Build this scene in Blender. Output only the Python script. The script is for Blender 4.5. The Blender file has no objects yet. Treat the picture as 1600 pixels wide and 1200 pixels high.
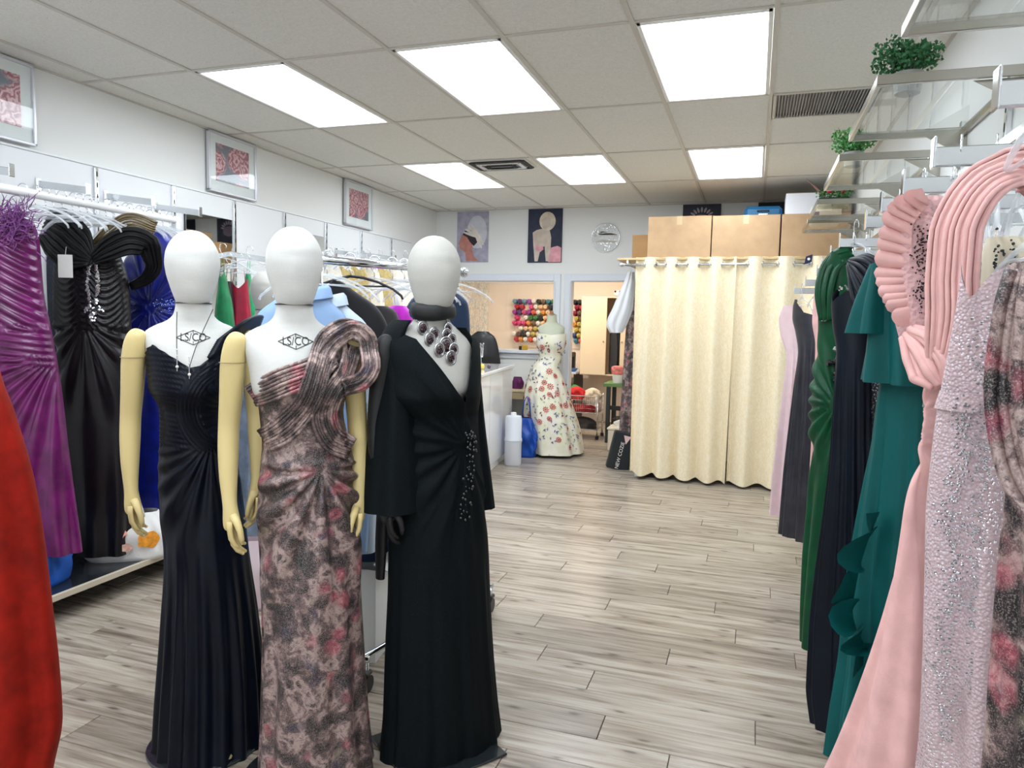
import bpy, bmesh, math, random
import numpy as np
from mathutils import Vector, Matrix
sc = bpy.context.scene
col = sc.collection
RND = random.Random(11)
PI = math.pi

# ---------------------------------------------------------------- camera, world, exposure
EYE = 1.52
FOC = 1123.745            # focal length in pixels of a 1600 x 1200 frame
YAW, PITCH, ROLL = 0.323141, -0.087579, 0.021892
_cy, _sy, _cp, _sp = math.cos(YAW), math.sin(YAW), math.cos(PITCH), math.sin(PITCH)
_f = Vector((-_sy*_cp, _cy*_cp, _sp)); _r = Vector((_cy, _sy, 0)); _u = _r.cross(_f)
CR = _r*math.cos(ROLL) + _u*math.sin(ROLL); CU = -_r*math.sin(ROLL) + _u*math.cos(ROLL); CF = _f
cam_d = bpy.data.cameras.new('camera'); cam = bpy.data.objects.new('camera', cam_d); col.objects.link(cam)
cam_d.sensor_fit = 'HORIZONTAL'; cam_d.sensor_width = 36; cam_d.lens = 36*FOC/1600; cam_d.clip_start = .05
cam.matrix_world = Matrix(((CR.x, CU.x, -CF.x, 0), (CR.y, CU.y, -CF.y, 0), (CR.z, CU.z, -CF.z, EYE), (0, 0, 0, 1)))
sc.camera = cam
w = bpy.data.worlds.new('world'); sc.world = w; w.use_nodes = True
w.node_tree.nodes['Background'].inputs[0].default_value = (.85, .92, 1, 1)
w.node_tree.nodes['Background'].inputs[1].default_value = 1.5
sc.view_settings.view_transform = 'Standard'; sc.view_settings.look = 'None'
sc.view_settings.gamma = 1; sc.view_settings.use_curve_mapping = False
sc.view_settings.exposure = 0.27
PANEL_STRENGTH = 10.0      # the troffer lights of the shop ceiling
WARM_STRENGTH = 44.0      # the tube light in the sewing room

def ray(x, y): return CR*((x-800)/FOC) + CU*((600-y)/FOC) + CF
def at_y(x, y, Y): d = ray(x, y); d = d*(Y/d.y); return Vector((d.x, d.y, d.z+EYE))
def at_x(x, y, X): d = ray(x, y); d = d*(X/d.x); return Vector((d.x, d.y, d.z+EYE))
def at_z(x, y, Z): d = ray(x, y); d = d*((Z-EYE)/d.z); return Vector((d.x, d.y, Z))
class Frame:
    """a thing's own axes: x to its left as one faces it, -y its front, z up"""
    def __init__(s, X, Y, rz): s.o = Vector((X, Y, 0)); s.rz = rz; s.ex = Vector((math.cos(rz), math.sin(rz), 0)); s.ey = Vector((-math.sin(rz), math.cos(rz), 0))
    def loc(s, px, py, y=0.0):        # point of the thing's own upright plane at depth y -> (x, z)
        d = ray(px, py); e = Vector((0, 0, EYE)); t = (s.o+s.ey*y-e).dot(s.ey)/d.dot(s.ey); p = e+d*t-s.o
        return p.dot(s.ex), p.z
    def hit(s, px, py, S, off=0.0):   # point of a surface's front seen along this direction -> (x, z)
        d = ray(px, py); e = Vector((0, 0, EYE)); y = 0.0; zl = S.R[-1, 0]-.01
        for _ in range(12):
            t = (s.o+s.ey*y-e).dot(s.ey)/d.dot(s.ey); p = e+d*t-s.o; x, z = p.dot(s.ex), p.z
            x0, x1 = [float(q) for q in S.at(np.array(min(z, zl)))[:2]]
            y = y*.4+.6*float(S.front(min(max(x, x0*.95), x1*.95), min(z, zl), off))
        return x, z

# ---------------------------------------------------------------- materials
def newmat(name):
    m = bpy.data.materials.new(name); m.use_nodes = True
    nt = m.node_tree; return m, nt, nt.nodes['Principled BSDF']
def N(nt, t, **kw):
    n = nt.nodes.new(t)
    for k, v in kw.items():
        if k in n.inputs: n.inputs[k].default_value = v
        else: setattr(n, k, v)
    return n
def L(nt, a, b): nt.links.new(a, b)
def ramp(nt, fac, stops, interp='LINEAR'):
    r = nt.nodes.new('ShaderNodeValToRGB'); r.color_ramp.interpolation = interp
    el = r.color_ramp.elements
    while len(el) > 1: el.remove(el[-1])
    for i, (p, c) in enumerate(stops):
        e = el[0] if i == 0 else el.new(p)
        e.position = p; e.color = tuple(c)+(1,) if len(c) == 3 else c
    L(nt, fac, r.inputs[0]); return r.outputs[0]
def coords(nt, scale=(1, 1, 1), kind='Object', rnd=0, rot=(0, 0, 0)):
    tc = N(nt, 'ShaderNodeTexCoord'); mp = N(nt, 'ShaderNodeMapping'); mp.inputs['Scale'].default_value = scale; mp.inputs['Rotation'].default_value = rot
    o = tc.outputs[kind]
    if rnd:
        oi = N(nt, 'ShaderNodeObjectInfo'); mm = N(nt, 'ShaderNodeMath', operation='MULTIPLY'); mm.inputs[1].default_value = rnd
        L(nt, oi.outputs['Random'], mm.inputs[0]); va = N(nt, 'ShaderNodeVectorMath', operation='ADD'); L(nt, o, va.inputs[0]); L(nt, mm.outputs[0], va.inputs[1]); o = va.outputs[0]
    L(nt, o, mp.inputs['Vector']); return mp.outputs[0]
def noise(nt, vec, scale, detail=3, rough=.5, dist=0):
    n = N(nt, 'ShaderNodeTexNoise'); n.inputs['Scale'].default_value = scale; n.inputs['Detail'].default_value = detail; n.inputs['Roughness'].default_value = rough; n.inputs['Distortion'].default_value = dist
    L(nt, vec, n.inputs['Vector']); return n.outputs['Fac']
def voro(nt, vec, scale, feature='F1', out='Distance', rnd=1):
    n = N(nt, 'ShaderNodeTexVoronoi', feature=feature); n.inputs['Scale'].default_value = scale; n.inputs['Randomness'].default_value = rnd
    L(nt, vec, n.inputs['Vector']); return n.outputs[out]
def mix(nt, fac, a, b, mode='MIX'):
    m = N(nt, 'ShaderNodeMix', data_type='RGBA', blend_type=mode)
    for s, v in ((m.inputs[0], fac), (m.inputs[6], a), (m.inputs[7], b)):
        if hasattr(v, 'is_linked'): L(nt, v, s)
        else: s.default_value = v if not isinstance(v, tuple) else tuple(v)+(1,)*(4-len(v))
    return m.outputs[2]
def bump(nt, b, h, strength=.3, dist=.01):
    n = N(nt, 'ShaderNodeBump'); n.inputs['Strength'].default_value = strength; n.inputs['Distance'].default_value = dist
    L(nt, h, n.inputs['Height']); L(nt, n.outputs[0], b.inputs['Normal'])
def srgb(r, g, b):
    f = lambda c: ((c/255+.055)/1.055)**2.4 if c > 10 else c/255/12.92
    return (f(r), f(g), f(b))
def mat(name, c, rough=.5, metal=0, sheen=0, coat=0, var=0, vs=6, bmp=0, bs=300, spec=.5, emit=0, sub=0, sheent=None, aniso=0):
    m, nt, b = newmat(name)
    b.inputs['Base Color'].default_value = tuple(c)+(1,); b.inputs['Roughness'].default_value = rough; b.inputs['Metallic'].default_value = metal
    b.inputs['Sheen Weight'].default_value = sheen; b.inputs['Sheen Roughness'].default_value = .4
    if sheent: b.inputs['Sheen Tint'].default_value = tuple(sheent)+(1,)
    b.inputs['Coat Weight'].default_value = coat; b.inputs['Specular IOR Level'].default_value = spec
    if emit: b.inputs['Emission Color'].default_value = tuple(c)+(1,); b.inputs['Emission Strength'].default_value = emit
    if var or bmp: v = coords(nt)
    if var:
        n = noise(nt, v, vs, 4)
        L(nt, ramp(nt, n, [(.3, [x*(1-var) for x in c]), (.7, [min(1, x*(1+var)) for x in c])]), b.inputs['Base Color'])
    if bmp: bump(nt, b, noise(nt, v, bs, 2), bmp, .003)
    return m
def sequin(name, c, hi, scale=250, thr=.28, rough=.5, sheen=.3, hrough=.12):
    """cloth strewn with small mirror-like beads"""
    m, nt, b = newmat(name); v = coords(nt)
    d = voro(nt, v, scale); k = ramp(nt, d, [(thr, (1, 1, 1)), (thr+.04, (0, 0, 0))])
    big = noise(nt, v, 7, 3); kk = ramp(nt, big, [(.38, (.1, .1, .1)), (.6, (1, 1, 1))]); k = mix(nt, 1.0, k, kk, 'MULTIPLY')
    L(nt, mix(nt, k, tuple(c), tuple(hi)), b.inputs['Base Color'])
    b.inputs['Sheen Weight'].default_value = sheen
    L(nt, k, b.inputs['Metallic']); r = N(nt, 'ShaderNodeMapRange'); r.inputs[3].default_value = rough; r.inputs[4].default_value = hrough; L(nt, k, r.inputs[0]); L(nt, r.outputs[0], b.inputs['Roughness'])
    bump(nt, b, d, .6, .004); return m
def glassmat(name, tint, fac=1.0):
    m, nt, b = newmat(name); nt.nodes.remove(b)
    t = N(nt, 'ShaderNodeBsdfTransparent'); t.inputs[0].default_value = tuple(tint)+(1,)
    g = N(nt, 'ShaderNodeBsdfGlossy'); g.inputs['Roughness'].default_value = .02
    fr = N(nt, 'ShaderNodeFresnel'); fr.inputs[0].default_value = 1.5
    ge = N(nt, 'ShaderNodeNewGeometry'); bf = N(nt, 'ShaderNodeMath', operation='MULTIPLY_ADD'); bf.inputs[1].default_value = -fac; bf.inputs[2].default_value = fac; L(nt, ge.outputs['Backfacing'], bf.inputs[0])
    mm = N(nt, 'ShaderNodeMath', operation='MULTIPLY', use_clamp=True); L(nt, fr.outputs[0], mm.inputs[0]); L(nt, bf.outputs[0], mm.inputs[1])
    mx = N(nt, 'ShaderNodeMixShader'); L(nt, mm.outputs[0], mx.inputs[0]); L(nt, t.outputs[0], mx.inputs[1]); L(nt, g.outputs[0], mx.inputs[2])
    L(nt, mx.outputs[0], nt.nodes['Material Output'].inputs[0]); return m
def emitmat(name, c, s):
    m, nt, b = newmat(name); nt.nodes.remove(b); e = N(nt, 'ShaderNodeEmission'); e.inputs[0].default_value = tuple(c)+(1,); e.inputs[1].default_value = s
    L(nt, e.outputs[0], nt.nodes['Material Output'].inputs[0]); return m
MT = {}
MT['wall'] = mat('wall_paint', srgb(236, 237, 235), .75, bmp=.05, bs=120)
MT['slat'] = mat('wall_panel_paint', srgb(238, 240, 242), .5)
MT['white'] = mat('white_lacquer', srgb(240, 240, 238), .35)
MT['gloss'] = mat('white_gloss', srgb(240, 240, 240), .12, coat=.5)
MT['trim'] = mat('trim_paint', srgb(226, 230, 238), .45)
MT['chrome'] = mat('chrome', (.82, .84, .87), .12, 1)
MT['steel'] = mat('brushed_steel', (.66, .68, .7), .26, 1)
MT['shelfframe'] = mat('satin_nickel', (.5, .48, .43), .22, 1)
MT['dark'] = mat('dark_gap', (.02, .02, .022), .7)
MT['black'] = mat('black_plastic', (.012, .012, .014), .4)
MT['cardboard'] = mat('cardboard', srgb(186, 154, 118), .85, var=.08, vs=9)
MT['cardboard2'] = mat('cardboard_dark', srgb(170, 134, 92), .85, var=.08, vs=9)
MT['tape'] = mat('clear_tape', srgb(205, 180, 140), .25)
MT['mirror'] = mat('mirror_glass', (.9, .92, .92), .02, 1)
MT['glass'] = glassmat('clear_glass', (.975, .992, .985), 1.0)
MT['hang'] = mat('clear_acrylic', (.86, .9, .94), .08, coat=.5); MT['hang'].node_tree.nodes['Principled BSDF'].inputs['Alpha'].default_value = .34
MT['tag'] = mat('paper_tag', srgb(238, 236, 230), .7)
MT['grid'] = mat('tee_bar', srgb(205, 200, 190), .5)

# ---------------------------------------------------------------- mesh helpers
class MB:
    def __init__(s): s.v = []; s.f = []
    def add(s, v, f):
        o = len(s.v); s.v.extend([tuple(p) for p in v]); s.f.extend([tuple(i+o for i in q) for q in f]); return s
    def box(s, c, d, rz=0, bev=0, m=None):
        """box with chamfered edges"""
        x, y, z = [q/2 for q in d]; b = min(bev, x*.9, y*.9, z*.9)
        if b <= 0:
            V = [(-x, -y, -z), (x, -y, -z), (x, y, -z), (-x, y, -z), (-x, -y, z), (x, -y, z), (x, y, z), (-x, y, z)]
            F = [(0, 3, 2, 1), (4, 5, 6, 7), (0, 1, 5, 4), (1, 2, 6, 5), (2, 3, 7, 6), (3, 0, 4, 7)]
        else:
            V = []
            for sz in (-1, 1):
                for sx, sy in ((-1, -1), (1, -1), (1, 1), (-1, 1)):
                    V += [(sx*(x-b), sy*(y-b), sz*z), (sx*x, sy*(y-b), sz*(z-b)), (sx*(x-b), sy*y, sz*(z-b))]
            i = lambda lvl, k, a: lvl*12+(k % 4)*3+a
            F = [(i(0, 3, 0), i(0, 2, 0), i(0, 1, 0), i(0, 0, 0)), (i(1, 0, 0), i(1, 1, 0), i(1, 2, 0), i(1, 3, 0))]
            for k in range(4):
                e = 2 if k % 2 == 0 else 1
                a, b2 = (k, k+1)
                F.append((i(0, a, e), i(0, b2, e), i(1, b2, e), i(1, a, e)))
                F.append((i(0, a, 0), i(0, b2, 0), i(0, b2, e), i(0, a, e)))
                F.append((i(1, a, e), i(1, b2, e), i(1, b2, 0), i(1, a, 0)))
                F.append((i(0, a, 1), i(0, a, 2), i(1, a, 2), i(1, a, 1)) if k % 2 == 0 else (i(0, a, 2), i(0, a, 1), i(1, a, 1), i(1, a, 2)))
                F.append((i(0, a, 0), i(0, a, 1), i(0, a, 2))); F.append((i(1, a, 0), i(1, a, 2), i(1, a, 1)))
        mt = Matrix.Translation(c) @ (m if m else Matrix.Rotation(rz, 4, 'Z'))
        return s.add([mt @ Vector(p) for p in V], F)
    def tube(s, pts, r, n=8, closed=False, cap=True, flat=1.0, up=None):
        pts = [Vector(p) for p in pts]; m = len(pts); rs = r if hasattr(r, '__len__') else [r]*m
        V = []; prev = None
        for i, p in enumerate(pts):
            a = pts[(i-1) % m] if (closed or i > 0) else p; b = pts[(i+1) % m] if (closed or i < m-1) else p
            t = (b-a).normalized() if (b-a).length > 1e-9 else Vector((0, 0, 1))
            if prev is None:
                ref = Vector(up) if up else (Vector((0, 0, 1)) if abs(t.z) < .9 else Vector((1, 0, 0)))
                n1 = (ref-t*ref.dot(t)).normalized()
            else:
                n1 = prev-t*prev.dot(t); n1 = n1.normalized() if n1.length > 1e-6 else prev
            prev = n1; n2 = t.cross(n1)
            for k in range(n):
                q = 2*PI*k/n; V.append(p+n1*(math.cos(q)*rs[i]*flat)+n2*(math.sin(q)*rs[i]))
        F = []
        for i in range(m if closed else m-1):
            j = (i+1) % m
            for k in range(n): F.append((i*n+k, i*n+(k+1) % n, j*n+(k+1) % n, j*n+k))
        if cap and not closed: F.append(tuple(range(n-1, -1, -1))); F.append(tuple((m-1)*n+k for k in range(n)))
        return s.add(V, F)
    def rod(s, a, b, r, n=10): return s.tube([a, b], r, n)
    def lathe(s, prof, n=24, c=(0, 0, 0), sx=1, sy=1):
        V = []; F = []
        for r, z in prof:
            for k in range(n): q = 2*PI*k/n; V.append((c[0]+r*math.cos(q)*sx, c[1]+r*math.sin(q)*sy, c[2]+z))
        for i in range(len(prof)-1):
            for k in range(n): F.append((i*n+k, i*n+(k+1) % n, (i+1)*n+(k+1) % n, (i+1)*n+k))
        F.append(tuple(range(n-1, -1, -1))); F.append(tuple((len(prof)-1)*n+k for k in range(n)))
        return s.add(V, F)
    def ball(s, c, r, n=8, m=6, sx=1, sy=1, sz=1):
        return s.lathe([(max(r*math.sin(PI*i/m), r*.02), -r*sz*math.cos(PI*i/m)) for i in range(m+1)], n, c, sx, sy)
    def poly(s, pts, axis, d0, d1):
        """extrude a 2-D outline; axis = normal axis"""
        k = len(pts)
        def P(a, b, d): return {'x': (d, a, b), 'y': (a, d, b), 'z': (a, b, d)}[axis]
        V = [P(a, b, d0) for a, b in pts]+[P(a, b, d1) for a, b in pts]
        F = [tuple(range(k)), tuple(range(2*k-1, k-1, -1))]+[(i, (i+1) % k, k+(i+1) % k, k+i) for i in range(k)]
        return s.add(V, F)
    def grid(s, V, nu, nv, closeu=False):
        F = []
        for j in range(nv-1):
            for i in range(nu if closeu else nu-1):
                F.append((j*nu+i, j*nu+(i+1) % nu, (j+1)*nu+(i+1) % nu, (j+1)*nu+i))
        return s.add(V, F)
    def build(s, name, m, parent=None, smooth=False):
        me = bpy.data.meshes.new(name); me.from_pydata(s.v, [], s.f)
        return link(name, me, m, parent, smooth)
def link(name, me, m, parent=None, smooth=False, fix=True):
    if fix:
        bm = bmesh.new(); bm.from_mesh(me); bmesh.ops.recalc_face_normals(bm, faces=bm.faces); bm.to_mesh(me); bm.free()
    if smooth: me.shade_smooth()
    if smooth == 'auto': me.set_sharp_from_angle(angle=math.radians(35))
    if m: me.materials.append(MT[m] if isinstance(m, str) else m)
    o = bpy.data.objects.new(name, me); col.objects.link(o)
    if parent: o.parent = parent
    return o
def tag(o, label=None, cat=None, group=None, kind=None):
    if label: o['label'] = label
    if cat: o['category'] = cat
    if group: o['group'] = group
    if kind: o['kind'] = kind
    return o
def thing(name, label, cat, loc=(0, 0, 0), rz=0, group=None):
    o = bpy.data.objects.new(name, None); col.objects.link(o); o.location = loc; o.rotation_euler = (0, 0, rz); o.empty_display_size = .1
    return tag(o, label, cat, group)
def copy_tree(o, parent=None):
    c = o.copy(); col.objects.link(c)
    if parent: c.parent = parent
    for ch in o.children: copy_tree(ch, c)
    return c
ORD = ['first', 'second', 'third', 'fourth', 'fifth', 'sixth', 'seventh', 'eighth', 'ninth', 'tenth', 'eleventh', 'twelfth', 'thirteenth', 'fourteenth', 'fifteenth', 'sixteenth', 'seventeenth', 'eighteenth', 'nineteenth', 'twentieth']
def struct(o): o['kind'] = 'structure'; return o
# ---------------------------------------------------------------- the room
XL, XR, YB, ZC = -3.84, .80, 8.35, 2.858
YF = -3.2
def woodmat():
    m, nt, b = newmat('greige_oak_plank')
    v = coords(nt, (1, 1, 1), rnd=37)
    vs = N(nt, 'ShaderNodeMapping'); vs.inputs['Scale'].default_value = (1.1, 16, 1); L(nt, v, vs.inputs[0])
    n1 = noise(nt, vs.outputs[0], 1.6, 5, .6, .6)
    vf = N(nt, 'ShaderNodeMapping'); vf.inputs['Scale'].default_value = (4, 110, 1); L(nt, v, vf.inputs[0])
    n2 = noise(nt, vf.outputs[0], 1.5, 3, .6)
    c1 = ramp(nt, n1, [(.28, srgb(112, 98, 86)), (.40, srgb(150, 137, 123)), (.55, srgb(181, 170, 156)), (.8, srgb(202, 193, 181))])
    c2 = ramp(nt, n2, [(.3, (.82, .81, .80)), (.6, (1.0, 1.0, 1.0))])
    c = mix(nt, .8, c1, c2, 'MULTIPLY')
    # knots
    vk = N(nt, 'ShaderNodeMapping'); vk.inputs['Scale'].default_value = (1.3, 4.5, 1); L(nt, v, vk.inputs[0])
    vn = N(nt, 'ShaderNodeTexVoronoi', voronoi_dimensions='2D'); vn.inputs['Scale'].default_value = 1.5; L(nt, vk.outputs[0], vn.inputs['Vector'])
    wob = N(nt, 'ShaderNodeMath', operation='MULTIPLY_ADD'); wob.inputs[1].default_value = .12; L(nt, n2, wob.inputs[0]); L(nt, vn.outputs['Distance'], wob.inputs[2])
    c = mix(nt, ramp(nt, wob.outputs[0], [(.0, (1, 1, 1)), (.085, (.8, .8, .8)), (.12, (.25, .25, .25)), (.19, (0, 0, 0))]), c, srgb(96, 82, 70))
    oi = N(nt, 'ShaderNodeObjectInfo'); tone = ramp(nt, oi.outputs['Random'], [(0, (.70, .68, .66)), (.3, (.90, .89, .88)), (.6, (1, 1, 1)), (1, (1.0, .98, .95))])
    c = mix(nt, 1.0, c, tone, 'MULTIPLY')
    L(nt, c, b.inputs['Base Color']); b.inputs['Roughness'].default_value = .27; b.inputs['Specular IOR Level'].default_value = .45
    bump(nt, b, n2, .12, .002); return m
MT['wood'] = woodmat()
def tilemat():
    m, nt, b = newmat('mineral_ceiling_tile'); v = coords(nt, rnd=13)
    d = voro(nt, v, 85); n = noise(nt, v, 60, 4, .7)
    pin = ramp(nt, d, [(.10, (1, 1, 1)), (.17, (0, 0, 0))]); sel = ramp(nt, noise(nt, v, 30, 2), [(.5, (0, 0, 0)), (.58, (1, 1, 1))])
    pin = mix(nt, 1.0, pin, sel, 'MULTIPLY')
    base = ramp(nt, n, [(.3, srgb(222, 220, 212)), (.7, srgb(236, 234, 227))])
    L(nt, mix(nt, pin, base, srgb(140, 138, 132)), b.inputs['Base Color']); b.inputs['Roughness'].default_value = .9; b.inputs['Specular IOR Level'].default_value = .1
    bump(nt, b, n, .25, .002); return m
MT['tile'] = tilemat()

# floor: slab + separate planks running across the room
fl = struct(MB().box(((XL+XR)/2, (YF+11.2)/2, -.06), (XR-XL+.4, 11.2-YF, .1)).build('floor', 'dark'))
PW, PL = .17, 1.22
plank_me = None
k = 0
y = .45
while y < 10.9:
    off = (k*.437+.11*(k % 3)) % 1.0
    lo, hi = (XL, XR) if y < 8.3 else (-2.62, -1.0)
    x = lo-off*PL
    while x < hi:
        a, b_ = max(x, lo), min(x+PL, hi)
        if b_-a > .04:
            if plank_me is None:
                o = MB().box((0, 0, 0), (PL-.0028, PW-.0028, .012), bev=.0018).build('plank', 'wood', fl); plank_me = o.data
            else:
                o = bpy.data.objects.new('plank', plank_me); col.objects.link(o); o.parent = fl
            o.location = ((a+b_)/2, y+PW/2, -.006); o.scale.x = (b_-a)/PL
        x += PL
    y += PW; k += 1
st = MB().box(((XL+XR)/2, (YF+.45)/2, -.006), (XR-XL, .45-YF, .012)).build('plank_field', 'wood', fl); st['kind'] = 'stuff'

# walls
def wallbox(name, x0, x1, y0, y1, z0=0, z1=ZC, m='wall'): return struct(MB().box(((x0+x1)/2, (y0+y1)/2, (z0+z1)/2), (x1-x0, y1-y0, z1-z0)).build(name, m))
wallbox('wall_left', XL-.12, XL, YF, YB+.1)
wallbox('wall_right', XR, XR+.12, YF, YB+.1)
wallbox('wall_front', XL-.12, XR+.12, YF-.12, YF, 0, .5); wallbox('wall_front_header', XL-.12, XR+.12, YF-.12, YF, 2.6, ZC)
for i_, x_ in enumerate((XL+.05, -1.52, XR-.05)): wallbox('trim_front_%d' % (i_+1), x_-.05, x_+.05, YF-.1, YF-.02, .5, 2.6, 'trim')
# back wall with the sewing-room window and doorway
WX0, WX1, WZ0, WZ1 = -3.60, -2.29, 1.17, 2.0
DX0, DX1, DZ = -2.08, -1.12, 2.0
mb = MB()
def slab(x0, x1, z0, z1): mb.box(((x0+x1)/2, YB+.06, (z0+z1)/2), (x1-x0, .12, z1-z0))
slab(XL, WX0, 0, ZC); slab(WX0, WX1, 0, WZ0); slab(WX0, WX1, WZ1, ZC); slab(WX1, DX0, 0, ZC); slab(DX0, DX1, DZ, ZC); slab(DX1, XR, 0, ZC)
struct(mb.build('wall_back', 'wall'))
def casing(name, x0, x1, z0, z1, sill=False):
    t = MB(); wd = .085
    t.box((x0-wd/2+.005, YB-.012, (z0+z1+wd)/2), (wd, .028, z1-z0+wd), bev=.004); t.box((x1+wd/2-.005, YB-.012, (z0+z1+wd)/2), (wd, .028, z1-z0+wd), bev=.004)
    t.box(((x0+x1)/2, YB-.014, z1+wd/2-.002), (x1-x0, .03, wd), bev=.004)
    t.box((x0-.012, YB-.022, (z0+z1)/2), (.014, .03, z1-z0), bev=.003); t.box((x1+.012, YB-.022, (z0+z1)/2), (.014, .03, z1-z0), bev=.003); t.box(((x0+x1)/2, YB-.022, z1+.012), (x1-x0, .03, .014), bev=.003)
    o = struct(t.build(name, 'trim'))
    if sill: MB().box(((x0+x1)/2, YB+.0, z0-.02), (x1-x0+.16, .15, .04), bev=.006).build('window_sill', 'trim', o); MB().box(((x0+x1)/2, YB-.012, z0-.075), (x1-x0+.1, .024, .06), bev=.004).build('apron', 'trim', o)
    return o
wn = casing('window_1', WX0, WX1, WZ0, WZ1, True)
MB().box(((WX0+WX1)/2, YB+.06, (WZ0+WZ1)/2), (WX1-WX0, .005, WZ1-WZ0)).build('pane', glassmat('window_pane', (.97, .98, .97), .9), wn)
casing('door_1', DX0, DX1, 0, DZ)
# sewing room shell
MT['peach'] = mat('peach_wall_paint', srgb(248, 230, 212), .8)
SX0, SX1, SY = -4.3, -.7, 10.9
wallbox('wall_sewing_back', SX0, SX1, SY, SY+.1, m='peach'); wallbox('wall_sewing_left', SX0-.1, SX0, YB+.12, SY, m='peach'); wallbox('wall_sewing_right', SX1, SX1+.1, YB+.12, SY, m='peach')
struct(MB().box(((SX0+SX1)/2, (YB+.12+SY)/2, 2.5), (SX1-SX0, SY-YB-.12, .06)).build('ceiling_sewing', 'white'))
struct(MB().box((0-.2, SY-.012, .05), (1.0, .02, .1), bev=.003).build('baseboard_sewing', 'trim'))
# baseboards
struct(MB().box((XL+.008, (YF+YB)/2, .05), (.016, YB-YF, .1), bev=.003).build('baseboard_left', 'trim'))
struct(MB().box((XR-.008, (YF+YB)/2, .05), (.016, YB-YF, .1), bev=.003).build('baseboard_right', 'trim'))

# ceiling: tees, tiles, lights, grilles
GX0, GY0, GX, GY = -3.6358, 2.1027, .61, 1.22
ce = struct(MB().box(((XL+XR)/2, (YF+YB)/2, ZC+.07), (XR-XL+.24, YB-YF+.2, .06)).build('ceiling', 'tile'))
xs = [XL]+[GX0+GX*i for i in range(8)]+[XR]; ys = [GY0+GY*j for j in range(-5, 6)]+[YB]
mb = MB()
for x in xs[1:-1]: mb.box((x, (YF+YB)/2, ZC), (.024, YB-YF, .006)); mb.box((x, (YF+YB)/2, ZC+.016), (.004, YB-YF, .03))
mb.box((XL+.01, (YF+YB)/2, ZC), (.02, YB-YF, .006)); mb.box((XR-.01, (YF+YB)/2, ZC), (.02, YB-YF, .006)); mb.box(((XL+XR)/2, YB-.01, ZC), (XR-XL, .02, .006))
mb.build('main_tees', 'grid', ce)
for yy in ys[:-1]:
    MB().box(((XL+XR)/2, yy, ZC+.0005), (XR-XL, .022, .005)).build('cross_tee', 'grid', ce)
LIGHTS = {}
tile_me = None
MT['panel'] = emitmat('led_diffuser', (.86, .93, 1.0), PANEL_STRENGTH)
n_light = {(1, 1): 'near left', (3, 1): 'near middle', (5, 1): 'near right', (1, 3): 'far left', (3, 3): 'far middle', (5, 3): 'far right'}
names6 = {(1, 1): 'near row, closest to the left wall', (3, 1): 'near row, middle one', (5, 1): 'near row, closest to the glass shelves', (1, 3): 'far row, closest to the rose pictures', (3, 3): 'far row, just right of the dark diffuser', (5, 3): 'far row, just before the stacked cartons'}
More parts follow.
